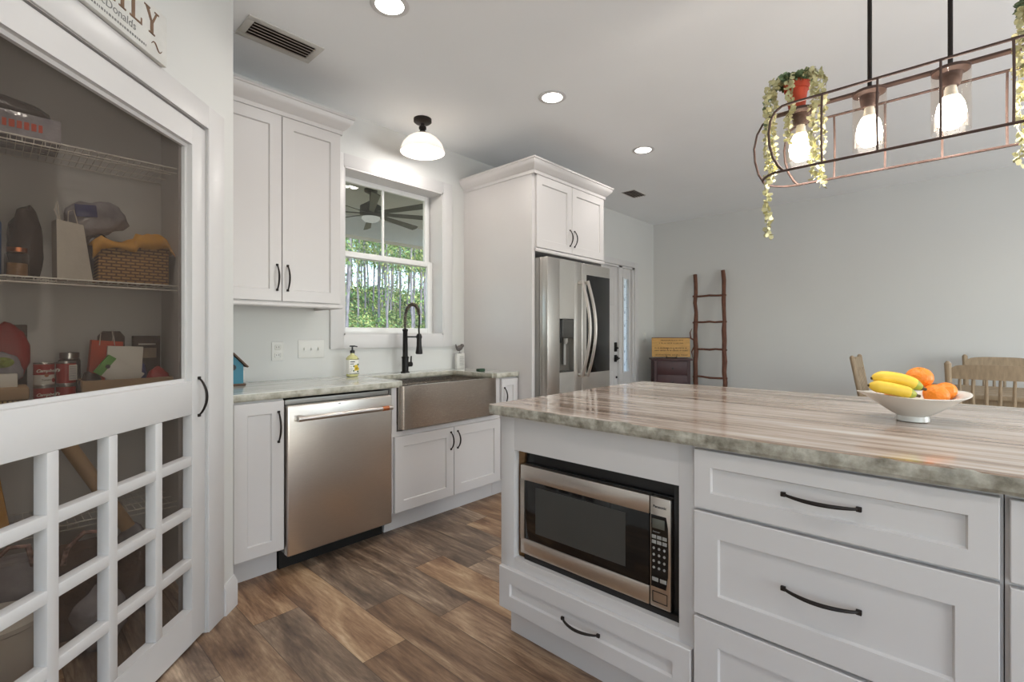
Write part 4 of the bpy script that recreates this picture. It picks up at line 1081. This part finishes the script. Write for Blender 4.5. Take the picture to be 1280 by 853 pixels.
def crumple(m, sx, sy, sz_, seed, amp=.15, mi=0, mx=None, sub=3, pinch=0):
    b = bmesh.new(); bmesh.ops.create_icosphere(b, subdivisions=sub, radius=1)
    for v in b.verts:
        n_ = noise.noise(v.co*1.7+Vector((seed, 0, 0)))*amp*2 + noise.noise(v.co*4.1+Vector((seed, 5, 0)))*amp
        v.co *= 1+n_; v.co = Vector((v.co.x*sx, v.co.y*sy, max(v.co.z, -.9)*sz_))
    m.merge(b, mi, mx)
    return m
Z1, Z2, Z0 = 1.425, .875, 1.981
# middle shelf
t = thing('blue_bottle', 'blue bottle at the left end of the pantry shelf', 'bottle', (-.012, 2.85, Z1))
MB().lathe([(.045, 0), (.048, .01), (.048, .22), (.02, .28), (.018, .32)], seg=20).build('bottle', 'blue_plastic', t); MB().lathe([(.021, .315), (.021, .35), (0, .352)], seg=14).build('cap', 'black_plastic', t)
t = thing('glass_jar', 'glass jar glinting on the pantry shelf in front of a dark bag', 'jar', (.078, 2.80, Z1))
MB().lathe([(.034, 0), (.036, .01), (.036, .09), (.028, .10), (.028, .105)], seg=20).build('jar', 'lamp_glass', t); MB().lathe([(.031, .10), (.031, .118), (0, .118)], seg=18).build('lid', 'copper', t)
MB().lathe([(.031, .006), (.031, .055), (0, .055)], seg=18).build('contents', 'raw_wood', t)
tag(crumple(MB(), .060, .05, .165, 3, .12).xf(Matrix.Translation((.105, 2.93, Z1+.150))).build('plastic_bag', 'dark_bag', ang=180), 'dark crumpled plastic bag beside the white paper bag', 'bag')
t = thing('paper_gift_bag', 'white paper gift bag with twine handles on the pantry shelf', 'bag', (.195, 2.80, Z1), .12)
m = MB(); m.prism([(0, 0), (.118, 0), (.085, .245), (-.002, .255)], -.01, .075); m.build('bag', 'kraft', t)
for y in (-.008, .07): MB().tube([(.012, y, .24), (-.008, y, .29), (.0, y, .33), (.01, y, .24)] if y < 0 else [(.05, y, .25), (.052, y, .31), (.07, y, .32), (.085, y, .25)], .0022, 5).build('handle', 'kraft', t)
t = thing('snack_bag', 'white and blue chip bag lying on top of the pantry goods', 'snack bag', (.335, 2.93, Z1+.03))
crumple(MB(), .115, .045, .085, 9, .14).xf(Matrix.Translation((0, 0, .27)) @ Matrix.Rotation(-.35, 4, 'Y')).build('bag', 'clear_bag', t, ang=180)
MB().box(-.045, .03, -.052, -.044, .27, .325, .004, mx=Matrix.Rotation(-.1, 4, 'Y')).build('label', 'label_blue', t)
crumple(MB(), .07, .045, .11, 5, .1).xf(Matrix.Translation((0, .0, .10))).build('lower_bag', 'dark_bag', t, ang=180)
t = thing('wicker_basket', 'brown woven basket under a yellow cloth on the pantry shelf', 'basket', (.455, 2.86, Z1))
m = MB(); m.box(-.13, .13, -.10, .10, 0, .185, .01); m.build('basket', 'wicker', t)
b = bmesh.new(); nx_, ny_ = 30, 14; g = [[None]*(ny_+1) for _ in range(nx_+1)]
for i in range(nx_+1):
    for j in range(ny_+1):
        x = -.155+.31*i/nx_; y = -.135+.26*j/ny_; ex = max(0, abs(x)-.125); ey = max(0, abs(y)-.095)
        z = .200+.022*math.sin(x*26)+.03*noise.noise(Vector((x*12, y*12, 2)))+.025*(x > 0)-ex*1.6-ey*(1.5+.7*math.sin(x*30))
        g[i][j] = b.verts.new((x*.97, max(-.115, y) if y < 0 else y, z))
for i in range(nx_):
    for j in range(ny_): b.faces.new((g[i][j], g[i+1][j], g[i+1][j+1], g[i][j+1]))
m = MB(); m.merge(b); o = m.build('cloth', 'yellow_cloth', t, ang=180); sm = o.modifiers.new('s', 'SOLIDIFY'); sm.thickness = .003
# can shelf
def can(x, y, z, label, mats, txt=None, grp='soup cans stacked on the pantry shelf', nutrition=False):
    t = thing('soup_can', label, 'can', (x, y, z), math.radians(18), group=grp); r = .0335
    MB().lathe([(r-.002, 0), (r, .002), (r, .005), (r-.0015, .007), (r-.0015, .093), (r, .095), (r, .099), (r-.002, .1), (r-.003, .097), (0, .097)], seg=28).build('can', 'tin', t)
    MB().lathe([(r-.0008, .048), (r-.0008, .092)], seg=28, capb=False, capt=False).build('upper_label', mats[0], t)
    MB().lathe([(r-.0008, .008), (r-.0008, .048)], seg=28, capb=False, capt=False).build('lower_label', mats[1], t)
    if txt: text(txt, .0175, 'label_white', 'lettering', t, 0, -r-.0002, .060, ext=.0006, align='CENTER', lean=.35, bold=.0004)
    if txt:
        MB().lathe([(.007, 0), (.007, .0015)], (-.004, -r+.0005, .046), 16, mx=r1).build('medal', 'copper', t)
        text('Tomato', .010, 'ink_dark', 'lettering', t, -.004, -r-.0002, .024, ext=.0005, align='CENTER')
        MB().lathe([(.009, 0), (.009, .0018)], (.021, -r+.010, .024), 16, mx=Matrix.Rotation(.6, 4, 'Z') @ r1).build('tomato_print', 'label_red', t)
    if nutrition:
        m = MB(); m.box(-.004, .024, -r-.001, -r+.012, .020, .086); m.build('nutrition_panel', 'label_white', t)
        m = MB()
        for k in range(9): m.box(-.002, .021, -r-.0015, -r-.0008, .026+k*.0065, .0275+k*.0065)
        m.build('nutrition_print', 'label_blue', t)
can(.158, 2.83, Z2, 'red soup can at the bottom left of the pantry stack', ('label_red', 'label_white'), "Campbell's")
can(.158, 2.83, Z2+.1, 'red and white soup can stacked on top at the left', ('label_red', 'label_white'), "Campbell's")
can(.228, 2.84, Z2, 'red soup can at the bottom right of the pantry stack', ('label_red', 'label_red'), None)
can(.228, 2.84, Z2+.1, 'soup can on top at the right with nutrition panel showing', ('label_red', 'label_red'), None, nutrition=True)
t = thing('preserve_jar', 'glass jar of brown preserve standing behind the soup cans', 'jar', (.246, 2.93, Z2))
MB().lathe([(.036, 0), (.038, .01), (.038, .20), (.030, .215)], seg=22).build('jar', 'dark_bag', t); MB().lathe([(.034, .21), (.034, .235), (.03, .238), (0, .238)], seg=22).build('lid', 'tin', t)
t = thing('snack_basket', 'small tan woven basket left of the soup cans', 'basket', (.03, 2.84, Z2))
MB().box(-.16, .078, -.09, .09, 0, .080, .006).build('basket', 'wicker_tan', t); MB().box(-.163, .082, -.094, .094, .055, .105, .008).build('liner', 'cardboard', t)
t = thing('nut_bag', 'clear bag of green snacks standing in the small tan basket', 'snack bag', (.035, 2.84, Z2+.10))
crumple(MB(), .06, .035, .08, 2, .08).xf(Matrix.Translation((0, 0, .07))).build('bag', 'clear_bag', t, ang=180)
MB().lathe([(.036, 0), (.036, .004), (0, .004)], seg=20, mx=Matrix.Translation((0, -.042, .105)) @ r1 @ Matrix.Diagonal((1, .6, 1, 1))).build('contents', 'snack_green', t)
MB().box(-.045, .045, -.042, -.036, .0, .06, .006).build('label', 'label_white', t)
tag(crumple(MB(), .075, .03, .13, 7, .08).xf(Matrix.Translation((.045, 2.965, Z2+.235))).build('red_snack_bag', 'label_red', ang=180), 'glossy red snack bag behind the green snacks', 'snack bag')
tag(MB().box(-.02, .115, 2.998, 3.03, Z2, Z2+.36, .003).build('photo_box', 'book_dark'), 'dark brown box behind the red snack bag', 'box')
t = thing('cardboard_tray', 'shallow cardboard tray full of packets on the pantry shelf', 'tray', (.43, 2.83, Z2))
m = MB(); m.box(-.16, .165, -.095, -.088, 0, .118, .002); m.box(-.16, .165, .088, .095, 0, .118, .002); m.box(-.16, -.153, -.09, .09, 0, .118, .002); m.box(.158, .165, -.09, .09, 0, .118, .002); m.box(-.16, .165, -.09, .09, 0, .006)
m.build('tray', 'cardboard', t)
MB().box(-.150, .155, -.0965, -.0945, .0, .055).build('woven_front', 'wicker_tan', t)
t = thing('orange_gift_bag', 'orange paper gift bag with string handles in the tray', 'bag', (.36, 2.885, Z2+.008), .06)
MB().prism([(-.068, 0), (.062, 0), (.066, .275), (-.045, .285)], -.02, .025).build('bag', 'orange_paper', t)
MB().tube([(-.02, -.021, .26), (-.015, -.021, .32), (.025, -.021, .325), (.035, -.021, .26)], .0022, 5).build('handle', 'kraft', t)
t = thing('brown_gift_bag', 'dark brown gift bag with twine handle behind the orange one', 'bag', (.395, 2.955, Z2+.008))
MB().prism([(-.05, 0), (.05, 0), (.048, .30), (.03, .325), (-.03, .325), (-.048, .30)], -.02, .02).build('bag', 'book_dark', t); MB().tube([(.0, -.021, .25), (.005, -.021, .335), (.012, -.021, .25)], .002, 5).build('handle', 'kraft', t)
tag(MB().box(-.065, .065, -.012, .012, 0, .255, .002, mx=Matrix.Rotation(.05, 4, 'Y')).build('white_box', 'label_white', loc=(.418, 2.835, Z2+.008)), 'plain white box standing behind the green and white carton', 'box')
t = thing('green_carton', 'green and white carton tilted in the cardboard tray', 'box', (.40, 2.775, Z2+.145), 0)
mx = Matrix.Rotation(.62, 4, 'Y')
MB().box(-.078, .078, -.013, .013, -.045, .045, .001, mx=mx).build('carton', 'label_white', t)
MB().box(-.0785, -.047, -.0140, .0132, -.0455, .0455, .001, mx=mx).build('green_band', 'label_green', t)
MB().lathe([(.009, 0), (.009, .001)], seg=14, mx=mx @ Matrix.Translation((-.052, -.014, .0)) @ r1).build('emblem', 'ink_dark', t)
tag(crumple(MB(), .045, .03, .075, 12, .12).xf(Matrix.Translation((.305, 2.80, Z2+.075))).build('brown_packet', 'dark_bag', ang=180), 'brown packet at the left end of the cardboard tray', 'snack bag')
tag(crumple(MB(), .035, .03, .085, 14, .14).xf(Matrix.Translation((.478, 2.85, Z2+.115))).build('purple_packet', 'label_blue', ang=180), 'purple foil packet in the middle of the cardboard tray', 'snack bag')
tag(crumple(MB(), .045, .03, .07, 15, .1).xf(Matrix.Translation((.545, 2.80, Z2+.095))).build('red_packet', 'label_red', ang=180), 'dark red packet at the right end of the cardboard tray', 'snack bag')
t = thing('framed_box', 'dark framed box standing in the right corner of the pantry shelf', 'box', (.535, 2.985, Z2+.001))
MB().box(-.055, .055, -.02, .02, 0, .31, .002).build('box', 'book_dark', t); MB().box(-.038, .038, -.022, -.019, .20, .25).build('label', 'wood_oak', t); MB().box(-.035, .035, -.0215, -.019, .265, .272).build('stripe', 'label_white', t)
# top shelf
t = thing('printed_box', 'pale box with orange printing on the highest pantry shelf', 'box', (.08, 2.80, Z0))
MB().box(-.20, .125, -.05, .15, 0, .10, .002).build('box', 'clear_bag', t)
m = MB(); rnd = random.Random(8); x = -.19
while x < .07: w_ = rnd.uniform(.01, .02); m.box(x, x+w_, -.0512, -.05, .035, .065); x += w_+.006
m.build('print', 'orange_paper', t)
tag(crumple(MB(), .16, .08, .05, 21, .1).xf(Matrix.Translation((.02, 2.90, Z0+.148))).build('dark_bundle', 'dark_bag', ang=180), 'dark bundle lying on the printed box', 'bundle')
# lower shelf and floor of the pantry (seen through the lattice)
t = thing('paper_roll', 'long paper roll leaning behind the lattice', 'paper roll', (.30, 2.60, 0))
MB().tube([(.100, -.025, .375), (-.09, .03, .76)], .026, 16).build('roll', 'cardboard', t); MB().tube([(.0352, -.0101, .499), (.010, -.002, .553)], .0268, 16).build('label', 'label_white', t)
tag(MB().prism([(0, 0), (.18, 0), (.15, .22), (.02, .22)], 0, .10).build('yellow_sack', 'yellow_cloth', loc=(-.12, 2.72, .405)), 'yellow sack at the left behind the lattice', 'sack')
for i, (x, y, lab) in enumerate(((.05, 2.62, 'tote bag with striped rope handle behind the left lattice squares'), (.255, 2.60, 'brown tote bag with striped rope handle behind the second lattice column'))):
    t = thing('tote_bag', lab, 'bag', (x, y, 0), group='tote bags on the pantry floor')
    MB().prism([(-.09, 0), (.09, 0), (.085, .34), (-.085, .34)], -.06, .06).build('bag', 'roof_brown' if i else 'clear_bag', t)
    MB().tube([(-.06, -.061, .30), (-.05, -.066, .36), (0, -.068, .41), (.05, -.066, .40), (.065, -.061, .32)], .009, 8).build('handle', 'striped_rope', t)
t = thing('white_tub', 'round white tub on the pantry floor at the left', 'tub', (.01, 2.40, 0))
MB().lathe([(.10, 0), (.115, .02), (.13, .20), (.135, .205), (.135, .22), (.10, .235), (0, .24)], seg=32).build('tub', 'label_white', t)
tag(crumple(MB(), .08, .06, .12, 31, .14).xf(Matrix.Translation((.29, 2.40, .11))).build('plastic_bag', 'clear_bag', ang=180), 'crumpled clear plastic bag low behind the second lattice column', 'bag')
tag(crumple(MB(), .075, .05, .14, 33, .10).xf(Matrix.Translation((.43, 2.62, .13))).build('brown_sack', 'roof_brown', ang=180), 'brown sack on the pantry floor behind the third lattice column', 'sack')
tag(crumple(MB(), .05, .035, .06, 34, .10).xf(Matrix.Translation((.42, 2.62, .315))).build('cloth_bundle', 'clear_bag', ang=180), 'pale cloth bundle on top of the brown sack', 'bundle')

# ------------------------------------------------------------------ outside
def ground_z(x, y): return -.25 if y < 9 else -.25 + (y-9)*.155 + .12*noise.noise(Vector((x*.3, y*.3, 0)))
b = bmesh.new(); nx_, ny_ = 40, 40; g = []
for i in range(nx_+1):
    g.append([b.verts.new((-10+60*i/nx_, 3.3+48*j/ny_, ground_z(-10+60*i/nx_, 3.3+48*j/ny_) if True else 0)) for j in range(ny_+1)])
for i in range(nx_):
    for j in range(ny_): b.faces.new((g[i][j], g[i+1][j], g[i+1][j+1], g[i][j+1]))
m = MB(); m.merge(b); struct(m.build('ground', 'ground', ang=60), 'pine straw ground sloping up outside', 'ground')
struct(MB().box(-2, 9, YN+.19, 6.3, -.24, -.05).build('porch_floor', 'cardboard'), 'porch floor outside the window', 'floor')
struct(MB().box(-2, 5.1, YN+.19, 6.25, 2.80, 2.88).build('porch_ceiling', 'porch_ceiling'), 'pale porch ceiling outside', 'ceiling')
struct(MB().box(-2, 5.1, 5.98, 6.2, 2.54, 2.80).build('porch_beam', 'porch_beam'), 'white porch beam outside', 'beam')
for k in (-1.5, 1.5): struct(MB().box(k, k+.2, 5.99, 6.19, -.05, 2.54).build('porch_post', 'porch_beam'), 'white porch post', 'post')
t = thing('ceiling_fan', 'dark porch ceiling fan with a light, seen through the window', 'ceiling fan', (2.86, 4.75, 2.80))
MB().lathe([(.07, 0), (.07, -.03), (.03, -.05), (.014, -.05), (.014, -.13), (.03, -.135), (.05, -.15), (.115, -.19), (.12, -.28), (.09, -.31)], seg=28).build('motor', 'fan_dark', t)
MB().lathe([(.10, -.31), (.10, -.33), (.07, -.355), (0, -.36)], seg=26).build('light', 'fan_lamp', t)
for k in range(8):
    a = 2*PI*k/8+.30
    MB().prism([(.08, -.02), (.16, -.028), (.80, -.045), (.82, 0), (.80, .045), (.16, .028), (.08, .02)], -.004, .004,
               mx=Matrix.Translation((0, 0, -.27)) @ Matrix.Rotation(a, 4, 'Z') @ Matrix.Rotation(PI/2-.35, 4, 'X')).build('blade', 'fan_blade', t)
# trees
def leaves(m, cx, cy, cz, rx, rz, n, s_, rnd, nm=3):
    for _ in range(n):
        while True:
            p = Vector((rnd.uniform(-1, 1), rnd.uniform(-1, 1), rnd.uniform(-1, 1)))
            if p.length < 1: break
        c = Vector((cx+p.x*rx, cy+p.y*rx, cz+p.z*rz)); u = Vector((rnd.uniform(-1, 1), rnd.uniform(-1, 1), rnd.uniform(-1, 1))).normalized(); v = u.orthogonal().normalized()
        w_ = u.cross(v); q = s_*rnd.uniform(.5, 1.2)
        f = m.bm.faces.new([m.bm.verts.new(c+v*q), m.bm.verts.new(c+w_*q*.5), m.bm.verts.new(c-v*q), m.bm.verts.new(c-w_*q*.5)]); f.material_index = rnd.randrange(nm)
protos = []
for k in range(5):
    rnd = random.Random(40+k); t = thing('pine_tree', 'tall slender pine tree in the woods outside', 'tree', group='trees in the woods outside')
    pts = [(rnd.uniform(-.04, .04)*i, rnd.uniform(-.04, .04)*i, 1.3*i-.3) for i in range(9)]
    MB().tube(pts, [.070-.005*i for i in range(9)], 8).build('trunk', 'bark', t, ang=80)
    m = MB()
    for q in range(9): leaves(m, rnd.uniform(-.25, .25), rnd.uniform(-.25, .25), 1.7+.75*q+rnd.uniform(-.3, .3), rnd.uniform(.5, .75), rnd.uniform(.35, .7), 26 if q < 2 else 130, .085, rnd)
    m.build('crown', ['foliage_a', 'foliage_b', 'foliage_c'], t, smooth=False); protos.append(t)
rnd = random.Random(5); used = set(); taken = []
def free(x, y, r_, lst):
    if any((x-a)**2+(y-b2)**2 < (r_+c)**2 for a, b2, c in lst): return False
    lst.append((x, y, r_)); return True
k = 0
for _ in range(2500):
    if k >= 95: break
    y = 15 + 26*rnd.random()**.8; x = y*(.46+.38*rnd.random())
    if not free(x, y, .62, taken): continue
    p = protos[k % 5]; k += 1
    o = p if p.name not in used else copy_tree(p); used.add(p.name)
    o.location = (x, y, ground_z(x, y)); o.rotation_euler = (0, 0, rnd.uniform(0, 6.28)); s_ = rnd.uniform(.75, 1.0); o.scale = (s_*.85, s_*.85, 1)
bp = []
for k in range(3):
    rnd2 = random.Random(70+k); t = thing('forest_shrub', 'low leafy shrub among the trees outside', 'shrub', group='shrubs in the woods outside'); m = MB()
    m2 = MB(); m2.tube([(0, 0, -.1), (.03, .02, .5)], .02, 6); m2.build('stem', 'bark', t)
    leaves(m, 0, 0, .45, .75, .42, 420, .07, rnd2); m.build('foliage', ['foliage_a', 'foliage_c', 'foliage_b'], t, smooth=False); bp.append(t)
used = set(); taken = []; k = 0
for _ in range(3000):
    if k >= 90: break
    near = k < 50
    y = 12.5+12*rnd.random() if near else 24+18*rnd.random(); x = y*(.46+.38*rnd.random()); s_ = rnd.uniform(.6, 1.1) if near else rnd.uniform(1.3, 1.9)
    if not free(x, y, .62*s_, taken): continue
    p = bp[k % 3]; k += 1
    o = p if p.name not in used else copy_tree(p); used.add(p.name)
    o.location = (x, y, ground_z(x, y)); o.rotation_euler = (0, 0, rnd.uniform(0, 6.28)); o.scale = (s_, s_, s_)
